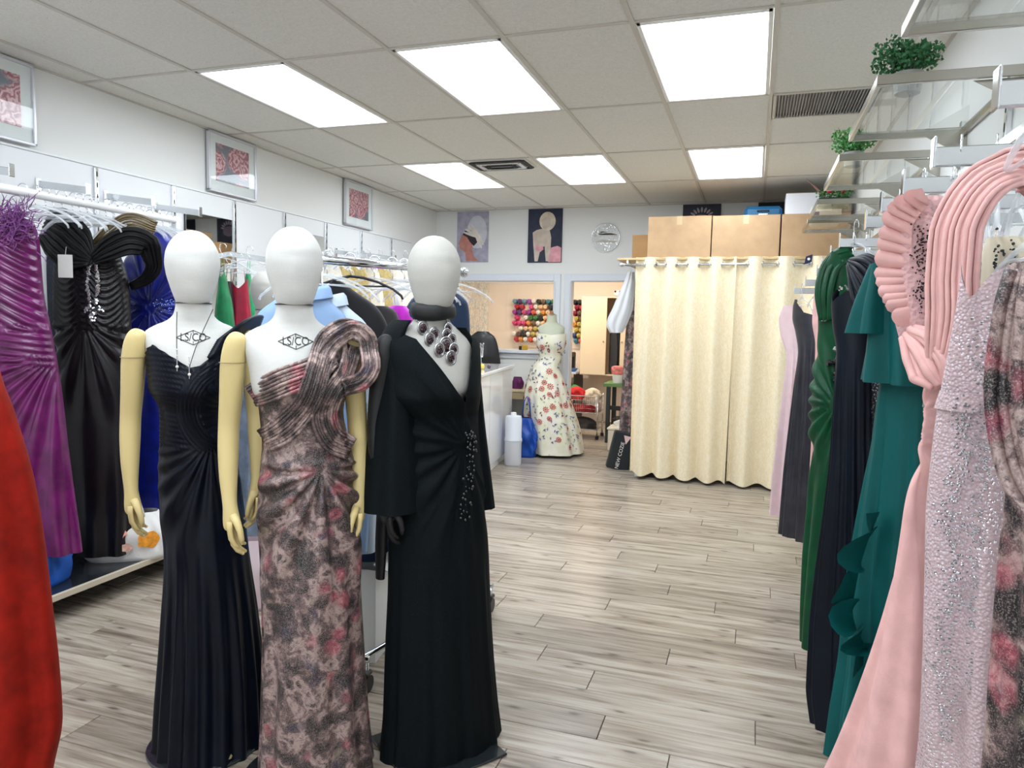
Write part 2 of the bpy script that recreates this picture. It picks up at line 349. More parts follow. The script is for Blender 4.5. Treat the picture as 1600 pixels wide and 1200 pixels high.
for i in range(len(xs)-1):
    for j in range(len(ys)-1):
        x0, x1, y0, y1 = xs[i], xs[i+1], ys[j], ys[j+1]
        ci, rj = i-1, j-5
        cx, cy, wx, wy = (x0+x1)/2, (y0+y1)/2, x1-x0, y1-y0
        if ci in (1, 3, 5) and rj in (1, 3, -1, -3):
            key = (ci, rj)
            if key in names6: lb = 'square-cornered white ceiling light panel, '+names6[key]
            else: lb = 'white ceiling light panel over the shop front, %s row, %s' % ({-1: 'second', -3: 'first'}[rj], {1: 'left', 3: 'middle', 5: 'right'}[ci])
            t = thing('ceiling_light', lb, 'ceiling light', (cx, cy, ZC), group='recessed light panels in the ceiling')
            f = MB()
            for sx in (-1, 1): f.box((sx*(wx/2-.024), 0, .004), (.022, wy-.03, .02), bev=.003); f.box((0, sx*(wy/2-.026), .004), (wx-.03, .022, .02), bev=.003)
            f.build('frame', 'white', t)
            MB().box((0, 0, .012), (wx-.06, wy-.06, .006)).build('diffuser', 'panel', t)
            continue
        if rj < -1: continue
        if ci == 6 and rj == 2:   # return-air grille at the start of this bay, tile for the rest
            t = thing('return_grille', 'grey ribbed air return grille in the ceiling beside the glass shelves', 'air vent', (cx, y0+.26, ZC))
            f = MB(); f.box((0, 0, .022), (wx-.02, .5, .006)); f.build('backing', mat('grille_back', (.3, .3, .31), .6), t)
            f = MB()
            for sy in (-1, 1): f.box((0, sy*.252, .004), (wx-.02, .02, .014)); f.box((sy*(wx/2-.018), 0, .004), (.02, .5, .014))
            f.build('frame', 'grid', t)
            gm = mat('grille_grey', srgb(150, 150, 152), .45, .3); fin = None
            for q in range(34):
                xx = -wx/2+.03+(wx-.06)*q/33
                if fin is None: fin = MB().box((0, 0, 0), (.006, .5, .016)).build('fin', gm, t)
                else: fin2 = fin.copy(); col.objects.link(fin2); fin2.location = (xx, 0, .008); continue
                fin.location = (xx, 0, .008)
            y0 += .53; cy = (y0+y1)/2; wy = y1-y0
        if abs(wx-GX) < .01 and abs(wy-GY) < .01 and tile_me:
            o = bpy.data.objects.new('ceiling_tile', tile_me); col.objects.link(o); o.parent = ce
        else:
            o = MB().box((0, 0, 0), (wx-.006, wy-.006, .014), bev=.003).build('ceiling_tile', 'tile', ce)
            if abs(wx-GX) < .01 and abs(wy-GY) < .01: tile_me = o.data
        o.location = (cx, cy, ZC+.0105)
        o.rotation_euler.z = PI*RND.randint(0, 1)
        if ci == 2 and rj == 3:
            t = thing('air_diffuser', 'dark slotted air diffuser in the ceiling between two far light panels', 'air vent', (cx-.02, cy-.42, ZC))
            dm = MT['dark']
            f = MB(); f.box((0, 0, -.004), (.52, .34, .006)); f.build('plate', 'white', t)
            for q, (ww, hh, dz) in enumerate(((.46, .29, 0), (.36, .2, -.006), (.24, .1, -.012))):
                f = MB()
                for s_ in (-1, 1): f.box((0, s_*hh/2, -.012+dz), (ww, .035, .012), bev=.004); f.box((s_*ww/2, 0, -.012+dz), (.04, hh, .012), bev=.004)
                f.build('louvre', dm if q != 1 else MT['steel'], t)
        if ci == 3 and rj == 4:
            pass
t = thing('tube_light', 'warm white tube light on the sewing room ceiling', 'ceiling light', (-2.5, 9.55, 2.46))
MB().box((0, 0, 0), (1.5, .22, .05), bev=.01).build('housing', 'white', t)
MB().box((0, 0, -.03), (1.44, .16, .02), bev=.006).build('diffuser', emitmat('warm_tube', (1, .90, .76), WARM_STRENGTH), t)
# ---------------------------------------------------------------- cloth and body surfaces
def pchip(x, y, xq):
    x = np.asarray(x, float); y = np.asarray(y, float); h = np.diff(x); d = np.diff(y)/h
    m = np.zeros(len(x)); m[0], m[-1] = d[0], d[-1]
    for i in range(1, len(x)-1):
        if d[i-1]*d[i] > 0: w1, w2 = 2*h[i]+h[i-1], h[i]+2*h[i-1]; m[i] = (w1+w2)/(w1/d[i-1]+w2/d[i])
    q = np.clip(xq, x[0], x[-1]); i = np.clip(np.searchsorted(x, q)-1, 0, len(h)-1); t = (q-x[i])/h[i]
    return (2*t**3-3*t**2+1)*y[i]+(t**3-2*t**2+t)*h[i]*m[i]+(-2*t**3+3*t**2)*y[i+1]+(t**3-t**2)*h[i]*m[i+1]
class Surf:
    """stack of rounded cross-sections; rows = (z, x0, x1, front depth, back depth, y centre)"""
    def __init__(s, rows, p=1.0): s.R = np.array(sorted(rows), float); s.p = p
    def at(s, z): return [pchip(s.R[:, 0], s.R[:, k], z) for k in range(1, 6)]
    def pos(s, t, z, off=0.0):
        x0, x1, dF, dB, yc = s.at(z); c, sn = np.cos(t), np.sin(t)
        hw = (x1-x0)/2; d = np.where(sn > 0, dF, dB)
        x = (x0+x1)/2+hw*np.sign(c)*np.abs(c)**s.p; y = yc-d*np.sign(sn)*np.abs(sn)**s.p
        nx, ny = c/np.maximum(hw, .01), -sn/np.maximum(d, .01); ln = np.sqrt(nx*nx+ny*ny)+1e-9
        return x+off*nx/ln, y+off*ny/ln, z
    def front(s, x, z, off=0.0):
        z = np.asarray(z, float); x0, x1, dF, dB, yc = s.at(z); u = np.clip((x-(x0+x1)/2)/((x1-x0)/2+1e-9), -1, 1)
        return yc-dF*np.sqrt(np.maximum(0, 1-u*u))-off
    def mesh(s, n=96, m=60, ztop=None, zbot=None, disp=None, off=0.0, ang=(0, 2*PI), mb=None, vpow=1.0):
        full = abs(ang[1]-ang[0]-2*PI) < 1e-6
        t = np.linspace(ang[0], ang[1], n, endpoint=not full); v = np.linspace(0, 1, m)**vpow
        T, V = np.meshgrid(t, v)
        zb = s.R[0, 0]+0*T if zbot is None else zbot(T); zt = s.R[-1, 0]+0*T if ztop is None else ztop(T)
        Z = zb+(zt-zb)*V
        x, y, z = s.pos(T, Z); o = off
        if disp is not None: o = off+disp(x, Z, T, V)
        x, y, z = s.pos(T, Z, o)
        mb = mb or MB(); mb.grid(np.stack([x, y, z], -1).reshape(-1, 3).tolist(), n, m, full); return mb
def sym(z, hw, f, b, yc=0): return (z, -hw, hw, f, b, yc)
BODY = Surf([sym(.95, .08, .07, .07), sym(1.08, .085, .072, .068), sym(1.17, .088, .078, .072), sym(1.24, .108, .108, .082), sym(1.29, .130, .128, .092), sym(1.35, .138, .115, .096), sym(1.42, .150, .085, .09),
             sym(1.455, .150, .065, .08, .005), sym(1.478, .122, .056, .066, .01), sym(1.497, .082, .052, .06, .01), sym(1.52, .062, .054, .058, .01), sym(1.55, .056, .054, .056, .008), sym(1.60, .055, .055, .055, .004)])
HEAD = Surf([sym(1.552, .045, .048, .045, 0), sym(1.560, .053, .066, .055, 0), sym(1.585, .063, .080, .068, 0), sym(1.62, .074, .090, .082), sym(1.655, .083, .097, .093), sym(1.69, .087, .099, .099), sym(1.72, .0840, .096, .098), sym(1.745, .0755, .086, .09), sym(1.765, .064, .073, .077), sym(1.782, .048, .055, .058), sym(1.793, .031, .035, .037), sym(1.798, .017, .02, .02), sym(1.8, .003, .003, .003)])
def linenmat(name, c, dark=.93):
    m, nt, b = newmat(name); v = coords(nt, (30, 30, 420)); n = noise(nt, v, 1, 2, .7); v2 = coords(nt, (400, 400, 30)); n2 = noise(nt, v2, 1, 2)
    L(nt, mix(nt, .5, ramp(nt, n, [(.3, [q*dark*.96 for q in c]), (.7, c)]), ramp(nt, n2, [(.3, [q*dark for q in c]), (.7, c)])), b.inputs['Base Color'])
    b.inputs['Roughness'].default_value = .75; bump(nt, b, n, .12, .001); return m
MT['linen'] = linenmat('white_linen', srgb(212, 212, 208))
MT['linen2'] = linenmat('grey_linen', srgb(190, 188, 181))
MT['arm'] = mat('beige_mannequin_arm', srgb(214, 194, 136), .38, spec=.4)
MT['armblack'] = mat('black_glove', (.006, .006, .007), .6)
MT['ink'] = mat('black_print', (.02, .02, .022), .7)
MT['base'] = mat('base_glass_black', (.015, .02, .022), .12, coat=.6)

def arm_mesh(side):
    s = side
    P = [((.176, .0, 1.466), .026), ((.193, .004, 1.436), .040), ((.203, .008, 1.37), .041), ((.209, .014, 1.27), .038), ((.217, .018, 1.17), .0345), ((.219, .006, 1.10), .0345), ((.219, -.015, 1.02), .030), ((.216, -.034, .95), .0235), ((.214, -.042, .925), .0225)]
    P = [((p[0]-.018, p[1], p[2]), r) for p, r in P]; V = [p for p, r in P]; Rr = [(r, r) for p, r in P]; E = [(i, i+1) for i in range(len(P)-1)]
    w_ = len(V)-1
    palm = len(V); V.append((.192, -.052, .885)); Rr.append((.019, .030)); E.append((w_, palm))
    kn = len(V); V.append((.187, -.060, .852)); Rr.append((.016, .030)); E.append((palm, kn))
    me = bpy.data.meshes.new('arm_chain'); me.from_pydata([(s*x, y, z) for x, y, z in V], E, [])
    def grow(me, Rr, lv):
        o = bpy.data.objects.new('tmp', me); col.objects.link(o)
        sk = o.modifiers.new('s', 'SKIN'); sk.use_smooth_shade = True
        if not me.skin_vertices: 
            bpy.context.view_layer.objects.active = o
        for i, r in enumerate(Rr): me.skin_vertices[0].data[i].radius = r
        me.skin_vertices[0].data[0].use_root = True
        sb = o.modifiers.new('b', 'SUBSURF'); sb.levels = lv; sb.render_levels = lv
        dg = bpy.context.evaluated_depsgraph_get(); ev = o.evaluated_get(dg); r = bpy.data.meshes.new_from_object(ev)
        bpy.data.objects.remove(o); return r
    mb = MB()
    def take(me2): mb.add([tuple(v.co) for v in me2.vertices], [tuple(p.vertices) for p in me2.polygons])
    try: take(grow(me, Rr, 2))
    except Exception as e:
        print('skin failed', e); mb.tube([(s*x, y, z) for x, y, z in V], [r[0] for r in Rr], 12)
    # fingers: each its own tapering chain rooted in the palm, curled a little
    fing = [((.2215, -.080, .862), .0085, (.024, .034, .020)), ((.212, -.074, .848), .009, (.028, .026, .021)), ((.203, -.062, .842), .0088, (.027, .025, .02)), ((.197, -.046, .846), .0078, (.022, .02, .016))]
    for k, (b0, r, sg) in enumerate([((.214, -.083, .868), .0086, (.030, .020, .017)), ((.210, -.069, .850), .009, (.034, .023, .018)), ((.206, -.054, .846), .0088, (.032, .022, .018)), ((.203, -.040, .852), .0078, (.024, .018, .015))]):
        b0 = (b0[0]-.018, b0[1], b0[2]); p = Vector((b0[0], b0[1], b0[2]+.022)); pts = [p.copy(), Vector(b0)]; a = .12+.05*k
        d = Vector((-.10, -.02 if k < 2 else .03, -1))
        q = Vector(b0)
        for ln in sg:
            dd = Vector((-math.sin(a), d.y, -math.cos(a))).normalized(); q = q+dd*ln; pts.append(q.copy()); a += .38
        mb.tube([(s*v.x, v.y, v.z) for v in pts], [r*1.05, r*1.08, r*1.0, r*.9, r*.62], 8)
        e = pts[-1]; mb.ball((s*e.x, e.y, e.z), r*.64, 8, 6)
    th = [(.186, -.068, .905), (.174, -.088, .885), (.166, -.098, .862), (.162, -.100, .838), (.161, -.098, .826)]
    mb.tube([(s*x, y, z) for x, y, z in th], [.013, .012, .0098, .0085, .0055], 8); mb.ball((s*.161, -.098, .826), .0056, 8, 6)
    return mb
ARM = {}
def text_mesh(body, size, name='print', ext=0.0):
    cu = bpy.data.curves.new(name, 'FONT'); cu.body = body; cu.size = size; cu.align_x = 'CENTER'; cu.align_y = 'CENTER'; cu.extrude = ext
    o = bpy.data.objects.new(name, cu); col.objects.link(o)
    dg = bpy.context.evaluated_depsgraph_get(); me = bpy.data.meshes.new_from_object(o.evaluated_get(dg)); bpy.data.objects.remove(o)
    return me
def mannequin(name, label, F, loc, linen='linen', arms=('arm', 'arm'), logo=True, head_only=False, base=True, foot=False, scale=1, squaref=False):
    t = thing(name, label, 'mannequin', (loc[0], loc[1], 0), F.rz); t.scale = (scale,)*3
    BODY.mesh(64, 90).build('torso', linen, t, True)
    def facerelief(x, z, T, V):     # faint nose ridge and brow of the abstract head
        fr = np.clip(np.sin(T), 0, 1)**6
        return .35*fr*(.007*np.exp(-((z-1.665)/.022)**2)*np.exp(-(x/.014)**2)-.004*np.exp(-((z-1.70)/.012)**2)+.0025*np.exp(-((z-1.60)/.012)**2))
    h = HEAD.mesh(56, 60, disp=facerelief).build('head', linen, t, True)
    MB().tube([(.0575*math.cos(a), .004-.0575*math.sin(a), 1.556) for a in np.linspace(0, 2*PI, 32, endpoint=False)], .0022, 6, True).build('neck_seam', 'black', h)
    for i, s in enumerate((-1, 1)):
        if arms and arms[i]:
            if s not in ARM: ARM[s] = arm_mesh(s)
            a = MB(); a.v = list(ARM[s].v); a.f = list(ARM[s].f); a = a.build('arm', arms[i], t, True)
            if arms[i] == 'arm': MB().tube([(s*(.185+.0395*math.cos(q)), .008+.0395*math.sin(q), 1.372) for q in np.linspace(0, 2*PI, 20, endpoint=False)], .0012, 5, True).build('arm_joint', mat('joint_line', srgb(150, 130, 90), .5), a)
    if base:
        MB().rod((.03, .04, .01), (.03, .04, .75), .014, 12).build('stand_pole', 'chrome', t, True)
        if squaref: MB().box((.02, -.03, .006), (.36, .36, .008), bev=.002).build('base_plate', 'base', t)
        else: MB().lathe([(.19, 0), (.195, .003), (.195, .007), (.19, .010)], 48, (.02, -.02, 0)).build('base_plate', 'base', t, 'auto')
    if foot:
        MB().lathe([(.012, .05), (.018, .03), (.024, .012), (.02, .0)], 14, (.085, -.15, .012), 1, 1.9).build('foot', 'arm', t, True)
    if logo:
        me = text_mesh('LS/CO', .036); mb = MB(); V = [(v.co.x, v.co.y) for v in me.vertices]; FF = [tuple(p.vertices) for p in me.polygons]
        def onchest(x, z): return (x, float(BODY.front(x, z, .0022)), z)
        zc = 1.442
        mb.add([onchest(x*.82, zc+y*1.0) for x, y in V], FF)
        D = [(-.052, 0), (0, .0235), (.052, 0), (0, -.0235)]
        for k in range(4):
            (x0, z0), (x1, z1) = D[k], D[(k+1) % 4]
            mb.tube([onchest(x0+(x1-x0)*q, zc+z0+(z1-z0)*q) for q in np.linspace(0, 1, 8)], .0011, 4)
        for (a, b_) in ((.0235, .012), (-.012, -.0235)): mb.tube([onchest(0, zc+a), onchest(0, zc+b_)], .0009, 4)
        mb.build('logo_print', 'ink', t)
    return t
def px_rows(F, rows, dF, dB, yc=0):
    """outline rows (pixel y, left, right[, front, back]) read off at the garment's own plane"""
    out = []
    for r in rows:
        y, a, b = r[:3]; xa, za = F.loc(a, y); xb, zb = F.loc(b, y); f, k = (r[3], r[4]) if len(r) > 4 else (dF, dB)
        out.append(((za+zb)/2, xa, xb, f, k, yc if len(r) < 6 else r[5]))
    return out
def pleats(n, amp, z0=None, z1=None, ph=0, drift=0, seed=1):
    rn = np.random.RandomState(seed); ks = [n, int(n*1.7)+1, max(2, int(n*.45))]; p = rn.rand(3)*6.28
    def f(x, z, T, V):
        g = 1.0 if z0 is None else np.clip((z0-z)/(z0-z1+1e-9), 0, 1)
        return amp*g*(.6*np.cos(ks[0]*T+p[0]+drift*z)+.28*np.cos(ks[1]*T+p[1]-drift*.6*z)+.45*np.cos(ks[2]*T+p[2]))
    return f
def fan(px_, pz, k, amp, r0, r1, lo=-PI, hi=PI, frontonly=True, wob=0):
    """pleats radiating from a gathered point"""
    def f(x, z, T, V):
        dx, dz = x-px_, z-pz; r = np.sqrt(dx*dx+dz*dz); a = np.arctan2(dx, -dz)
        g = np.clip(r/r0, 0, 1)*np.clip((r1-r)/(r1*.6), 0, 1)*((a > lo) & (a < hi))
        if frontonly: g = g*np.clip(np.sin(T)*3, 0, 1)
        w = np.cos(k*a+wob*r); return amp*g*np.sign(w)*np.abs(w)**.7
    return f
def addf(*fs): return lambda x, z, T, V: sum(f(x, z, T, V) for f in fs)

# ---------------------------------------------------------------- the three mannequins
def place(px, py, Y, deg): p = at_y(px, py, Y); return Frame(p.x, Y, math.radians(deg))
F1 = place(301, 415, 1.98, 41); F2 = place(460, 415, 1.95, 38); F3 = place(678, 428, 2.24, 54)
mannequin('mannequin', 'egg-headed white mannequin with beige arms in the navy gathered gown', F1, (F1.o.x, F1.o.y), foot=True)
mannequin('mannequin', 'egg-headed white mannequin with beige arms in the floral metallic gown', F2, (F2.o.x, F2.o.y))
mannequin('mannequin', 'grey-headed mannequin in the black cape-sleeve gown with medallion necklace', F3, (F3.o.x, F3.o.y), linen='linen2', arms=('armblack', None), logo=False, squaref=True)

def velvet(name, c, sheen=.6, rough=.45, st=None, spec=.3, var=.25): return mat(name, c, rough, sheen=sheen, sheent=st, var=var, vs=14, bmp=.08, bs=500, spec=spec)
# navy gown
MT['navy'] = velvet('navy_stretch_satin', (.0014, .0035, .010), .0, .38, (.2, .35, .6), .22)
Z1 = {}
rows1 = [r for r in px_rows(F1, [(1172, 236, 416, .22, .17), (1150, 239, 415, .205, .16), (1080, 244, 412, .185, .15), (960, 252, 401, .16, .14), (870, 256, 389, .145, .14), (790, 249, 381, .128, .142), (735, 247, 373, .118, .13), (685, 249, 364, .106, .108), (640, 249, 354, .106, .094)], 0, 0)]
g1 = Surf(rows1+[sym(1.27, .142, .143, .1), sym(1.35, .148, .123, .104), sym(1.42, .155, .095, .098), sym(1.47, .128, .072, .075)])
def neck1(T):
    c, s = np.cos(T), np.sin(T); x = .148*c
    fr = np.interp(x, [-.148, -.138, -.118, -.07, -.01, .02, .06, .10, .135, .165], [1.36, 1.40, 1.418, 1.385, 1.345, 1.352, 1.385, 1.425, 1.455, 1.44])
    bk = np.interp(x, [-.148, 0, .148], [1.36, 1.30, 1.44])
    return np.where(s > 0, fr, bk)
def disp1(x, z, T, V):
    fr = np.clip(np.sin(T)*3, 0, 1); cx, cz = .135, 1.205; r = np.sqrt((x-cx)**2+(z-cz)**2); a = np.arctan2(z-cz, x-cx)
    band = np.exp(-((r-.155)/.035)**4)*(z < 1.36)*((z < 1.2) | (x < .08))
    d = fr*band*(.004+.0035*np.cos(2*PI*r/.0115))
    inside = (r < .12)*fr; d = d+inside*.0022*np.cos(26*a+60*r)*np.clip(r/.05, 0, 1)
    left = (r > .19)*(z > 1.075)*fr; d = d+left*.0032*np.cos(2*PI*(z+.10*x*x*8+.25*x)/.0165)
    up = (x > .02)*(z > 1.33)*fr; d = d+up*.003*np.cos(2*PI*(z-.75*x)/.014)
    sk = np.clip((1.10-z)/.05, 0, 1)
    dx, dz = x-.05, z-1.10; aa = np.arctan2(dx, -dz); rr = np.sqrt(dx*dx+dz*dz)
    d = d+sk*fr*.006*np.cos(24*aa)*np.clip(rr/.12, 0, 1)*np.clip((.55-rr)/.3, 0, 1)
    low = np.clip((.8-z)/.6, 0, 1); d = d+low*.009*np.cos(19*T+.6*np.sin(3*T))
    return d
t = thing('navy_gown', 'navy gathered one-shoulder gown with sunburst pleats on the leftmost white mannequin', 'dress', (F1.o.x, F1.o.y, 0), F1.rz)
g1.mesh(260, 230, ztop=neck1, disp=disp1).build('gown_body', 'navy', t, True)
mb = MB()      # pleated shoulder drape
for q in range(11):
    u = q/10
    pts = []
    for s_ in np.linspace(0, 1, 22):
        x = .045+.03*u+(.15)*s_+.01*math.sin(3*s_); z = 1.385+.065*u*(1-s_)+.145*s_*(1-.42*s_)-.0*u
        z = 1.375+.055*u+.085*math.sin(s_*PI*.55)-.025*max(0, s_-.75)*4*(1-u)
        y = -.118+.02*u+.20*s_**1.3-.02*math.sin(PI*s_)
        if s_ < .6: y = min(y, float(BODY.front(min(x, .15), min(z, 1.47)))-.008)
        pts.append((x, y, z))
    mb.tube(pts, .0072, 7)
mb.build('shoulder_drape', 'navy', t, True)

# floral metallic gown
def floralmetal():
    m, nt, b = newmat('floral_metallic_jacquard'); v = coords(nt)
    wv = N(nt, 'ShaderNodeVectorMath', operation='ADD'); nz = N(nt, 'ShaderNodeTexNoise'); nz.inputs['Scale'].default_value = 9; nz.inputs['Detail'].default_value = 3; L(nt, v, nz.inputs['Vector'])
    sc_ = N(nt, 'ShaderNodeVectorMath', operation='SCALE'); sc_.inputs['Scale'].default_value = .09; L(nt, nz.outputs['Color'], sc_.inputs[0]); L(nt, v, wv.inputs[0]); L(nt, sc_.outputs[0], wv.inputs[1]); wv = wv.outputs[0]
    a = noise(nt, wv, 13, 5, .68)
    base = ramp(nt, a, [(.34, srgb(14, 13, 20)), (.44, srgb(40, 32, 38)), (.51, srgb(104, 82, 82)), (.58, srgb(176, 152, 146)), (.66, srgb(52, 38, 46))])
    f1 = voro(nt, wv, 11); petal = noise(nt, wv, 48, 3, .65)
    rose = ramp(nt, petal, [(.3, srgb(92, 30, 46)), (.5, srgb(160, 78, 92)), (.68, srgb(206, 150, 152))])
    k = ramp(nt, f1, [(.2, (1, 1, 1)), (.36, (0, 0, 0))])
    sel = ramp(nt, noise(nt, v, 4, 2), [(.38, (0, 0, 0)), (.5, (1, 1, 1))]); k = mix(nt, 1, k, sel, 'MULTIPLY')
    c = mix(nt, k, base, rose)
    f2 = voro(nt, wv, 13); iv = ramp(nt, f2, [(.12, (1, 1, 1)), (.26, (0, 0, 0))]); sel2 = ramp(nt, noise(nt, v, 5.5, 2), [(.5, (0, 0, 0)), (.6, (1, 1, 1))])
    c = mix(nt, mix(nt, 1, iv, sel2, 'MULTIPLY'), c, srgb(150, 140, 122))
    nv = ramp(nt, noise(nt, wv, 11, 3), [(.6, (0, 0, 0)), (.68, (.8, .8, .8))]); c = mix(nt, nv, c, srgb(38, 36, 66))
    fine = noise(nt, v, 420, 2, .6); fk = ramp(nt, fine, [(.5, (0, 0, 0)), (.62, (1, 1, 1))]); c = mix(nt, mix(nt, 1, fk, (.35, .35, .35), 'MULTIPLY'), c, srgb(214, 200, 190))
    L(nt, c, b.inputs['Base Color']); mr = N(nt, 'ShaderNodeMath', operation='MULTIPLY'); mr.inputs[1].default_value = .55; L(nt, fk, mr.inputs[0]); L(nt, mr.outputs[0], b.inputs['Metallic'])
    b.inputs['Roughness'].default_value = .42; bump(nt, b, fine, .3, .002); return m
MT['floral'] = floralmetal()
t = thing('floral_metallic_gown', 'rose and charcoal floral metallic gown with corded shoulder loops on the middle mannequin', 'dress', (F2.o.x, F2.o.y, 0), F2.rz)
rows2 = px_rows(F2, [(1215, 404, 584, .20, .16), (1180, 406, 579, .185, .16), (1100, 410, 571, .17, .15), (1000, 411, 566, .16, .145), (880, 406, 562, .15, .14), (800, 402, 561, .134, .142), (740, 405, 556, .122, .13), (692, 409, 546, .108, .11), (645, 405, 536, .112, .098), (600, 400, 543, .146, .104), (562, 402, 543, .126, .106)], 0, 0)
g2 = Surf(rows2+[sym(1.43, .156, .09, .095), sym(1.46, .15, .075, .085)])
def neck2(T):
    c, s = np.cos(T), np.sin(T); x = .168*c
    return np.where(s > 0, np.interp(x, [-.168, -.14, -.05, .05, .12, .168], [1.31, 1.335, 1.355, 1.38, 1.41, 1.40]), np.interp(x, [-.168, .168], [1.32, 1.36]))
def disp2(x, z, T, V):
    fr = np.clip(np.sin(T)*3, 0, 1)
    d = fr*(z > 1.10)*.0022*np.cos(2*PI*(z-.35*x)/.016)
    dx, dz = x-.075, z-1.045; aa = np.arctan2(dx, -dz); rr = np.sqrt(dx*dx+dz*dz); cc = np.cos(15*aa+.4)
    d = d+fr*(z < 1.05)*.012*np.sign(cc)*np.abs(cc)**.6*np.clip(rr/.10, 0, 1)*np.clip((.75-rr)/.5, 0, 1)
    d = d+.005*np.exp(-((z-1.062)/.012)**2)*fr
    low = np.clip((.8-z)/.5, 0, 1); d = d+low*(.009*np.cos(11*T+1+.8*np.sin(2*T))+.007*np.exp(-((x-.085)/.018)**2)*fr+.006*np.exp(-((x-.045)/.01)**2)*fr)
    return d
g2.mesh(260, 230, ztop=neck2, disp=disp2).build('gown_body', 'floral', t, True)
def cords(paths, n, wdt, r, m, parent, name='cord_band', S=g2, off=.01, lift=None):
    """bundle of cords following (x, z) control points over the front of a surface"""
    P = np.array(paths, float); q = np.linspace(0, 1, len(P)); tt = np.linspace(0, 1, 34)
    x = pchip(q, P[:, 0], tt); z = pchip(q, P[:, 1], tt); ex = pchip(q, P[:, 2], tt) if P.shape[1] > 2 else 0*tt
    tx, tz = np.gradient(x), np.gradient(z); ln = np.hypot(tx, tz)+1e-9; nx, nz = -tz/ln, tx/ln
    wv = pchip(q, P[:, 3], tt) if P.shape[1] > 3 else wdt+0*tt
    mb = MB()
    for k in range(n):
        o = (k-(n-1)/2)/(n-1); xx, zz = x+nx*wv*o, z+nz*wv*o
        yy = S.front(np.clip(xx, -.16, .16), np.clip(zz, .3, 1.44))-off-ex-.004*math.cos(k*2.1)
        mb.tube(np.stack([xx, yy, zz], -1).tolist(), r, 6)
    return mb.build(name, m, parent, True)
def LP(F, pts): return [F.hit(a, b, g2, .01)+tuple(rest) for a, b, *rest in pts]
cords(LP(F2, [(392, 622, 0, .06), (440, 598, 0, .075), (490, 578, .004, .07), (520, 558, .01, .05)]), 8, .08, .0058, 'floral', t)
cords(LP(F2, [(414, 688, 0, .06), (447, 667, .002, .075), (480, 628, .006, .07), (498, 575, .012, .065), (512, 530, .018, .06), (540, 513, .02, .055), (566, 522, .03, .05)]), 9, .07, .0062, 'floral', t)
cords(LP(F2, [(502, 560, .012, .05), (522, 530, .03, .05), (552, 515, .045, .05), (574, 535, .05, .05), (577, 570, .05, .05), (560, 596, .045, .05), (536, 606, .02, .05)]), 8, .055, .0062, 'floral', t)
cords(LP(F2, [(552, 540, .02, .05), (540, 580, .012, .055), (520, 615, .008, .065), (507, 650, .004, .075), (520, 685, .004, .07), (548, 700, .004, .06)]), 9, .07, .006, 'floral', t)

# black cape-sleeve gown
MT['blackcrepe'] = mat('black_glitter_crepe', (.003, .0035, .0045), .6, sheen=.06, sheent=(.3, .45, .5), var=.5, vs=60, bmp=.15, bs=400)
def glitter():
    m, nt, b = newmat('teal_black_lurex'); v = coords(nt); n = noise(nt, v, 500, 2, .7)
    L(nt, ramp(nt, n, [(.4, (.0018, .0032, .004)), (.66, (.005, .009, .011)), (.78, (.04, .06, .07))]), b.inputs['Base Color']); b.inputs['Roughness'].default_value = .75; b.inputs['Specular IOR Level'].default_value = .12
    bump(nt, b, n, .2, .002); return m
MT['lurex'] = glitter()
MT['jet'] = mat('jet_beads', (.02, .02, .025), .1, .4, coat=1)
t = thing('black_cape_gown', 'black wrap-front evening gown with wide cape sleeves on the grey-headed mannequin', 'dress', (F3.o.x, F3.o.y, 0), F3.rz)
rows3 = px_rows(F3, [(1180, 598, 776, .17, .16), (1160, 599, 774, .165, .16), (1100, 604, 767, .16, .15), (1000, 607, 760, .15, .14), (900, 611, 756, .14, .135), (830, 612, 753, .135, .135), (760, 616, 750, .128, .135), (700, 622, 744, .112, .12), (650, 627, 741, .112, .10)], 0, 0)
zmin = min(r[0] for r in rows3); rows3 = [(r[0],)+r[1:] for r in rows3]
g3 = Surf(rows3+[sym(1.27, .172, .15, .105), sym(1.35, .178, .13, .11), sym(1.42, .18, .1, .105), sym(1.455, .172, .082, .095, .005), sym(1.478, .138, .072, .08, .01)])
def neck3(T):
    c, s = np.cos(T), np.sin(T); x = .175*c
    return np.where(s > 0, np.interp(x, [-.175, -.14, -.10, 0, .035, .07, .11, .14, .175], [1.44, 1.468, 1.455, 1.30, 1.245, 1.33, 1.44, 1.465, 1.44]), np.interp(x, [-.175, -.1, .1, .175], [1.44, 1.465, 1.465, 1.44]))
d3 = addf(fan(.065, 1.10, 17, .007, .10, .42, -3.0, -.15), fan(.07, 1.08, 20, .0045, .1, .6, -.6, .6), pleats(14, .008, .85, .2, seed=4))
def overlap3(x, z, T, V):
    fr = np.clip(np.sin(T)*3, 0, 1); e = (x-.04)-(z-1.25)*-.55
    return fr*.006*(1/(1+np.exp(e/.004)))*(z > 1.1)
g3.mesh(240, 220, ztop=neck3, disp=addf(d3, overlap3)).build('gown_body', 'lurex', t, True)
def sleeve(F, rows, yc0, yc1, m, parent, name='cape_sleeve', seed=2, dF=.10, dB=.10):
    R = px_rows(F, rows, dF, dB); z0, z1 = min(r[0] for r in R), max(r[0] for r in R)
    R = [(r[0], r[1], r[2], .06+(dF-.06)*(z1-r[0])/(z1-z0), .07+(dB-.07)*(z1-r[0])/(z1-z0), yc0+(yc1-yc0)*(z1-r[0])/(z1-z0)) for r in R]
    return Surf(R).mesh(90, 60, disp=pleats(5, .010, z1-.1, z0, seed=seed)).build(name, m, parent, True)
sleeve(F3, [(794, 566, 656), (730, 574, 652), (660, 583, 646), (600, 591, 641), (555, 597, 634), (530, 604, 630), (512, 615, 634), (500, 626, 640)], .02, .0, 'lurex', t)
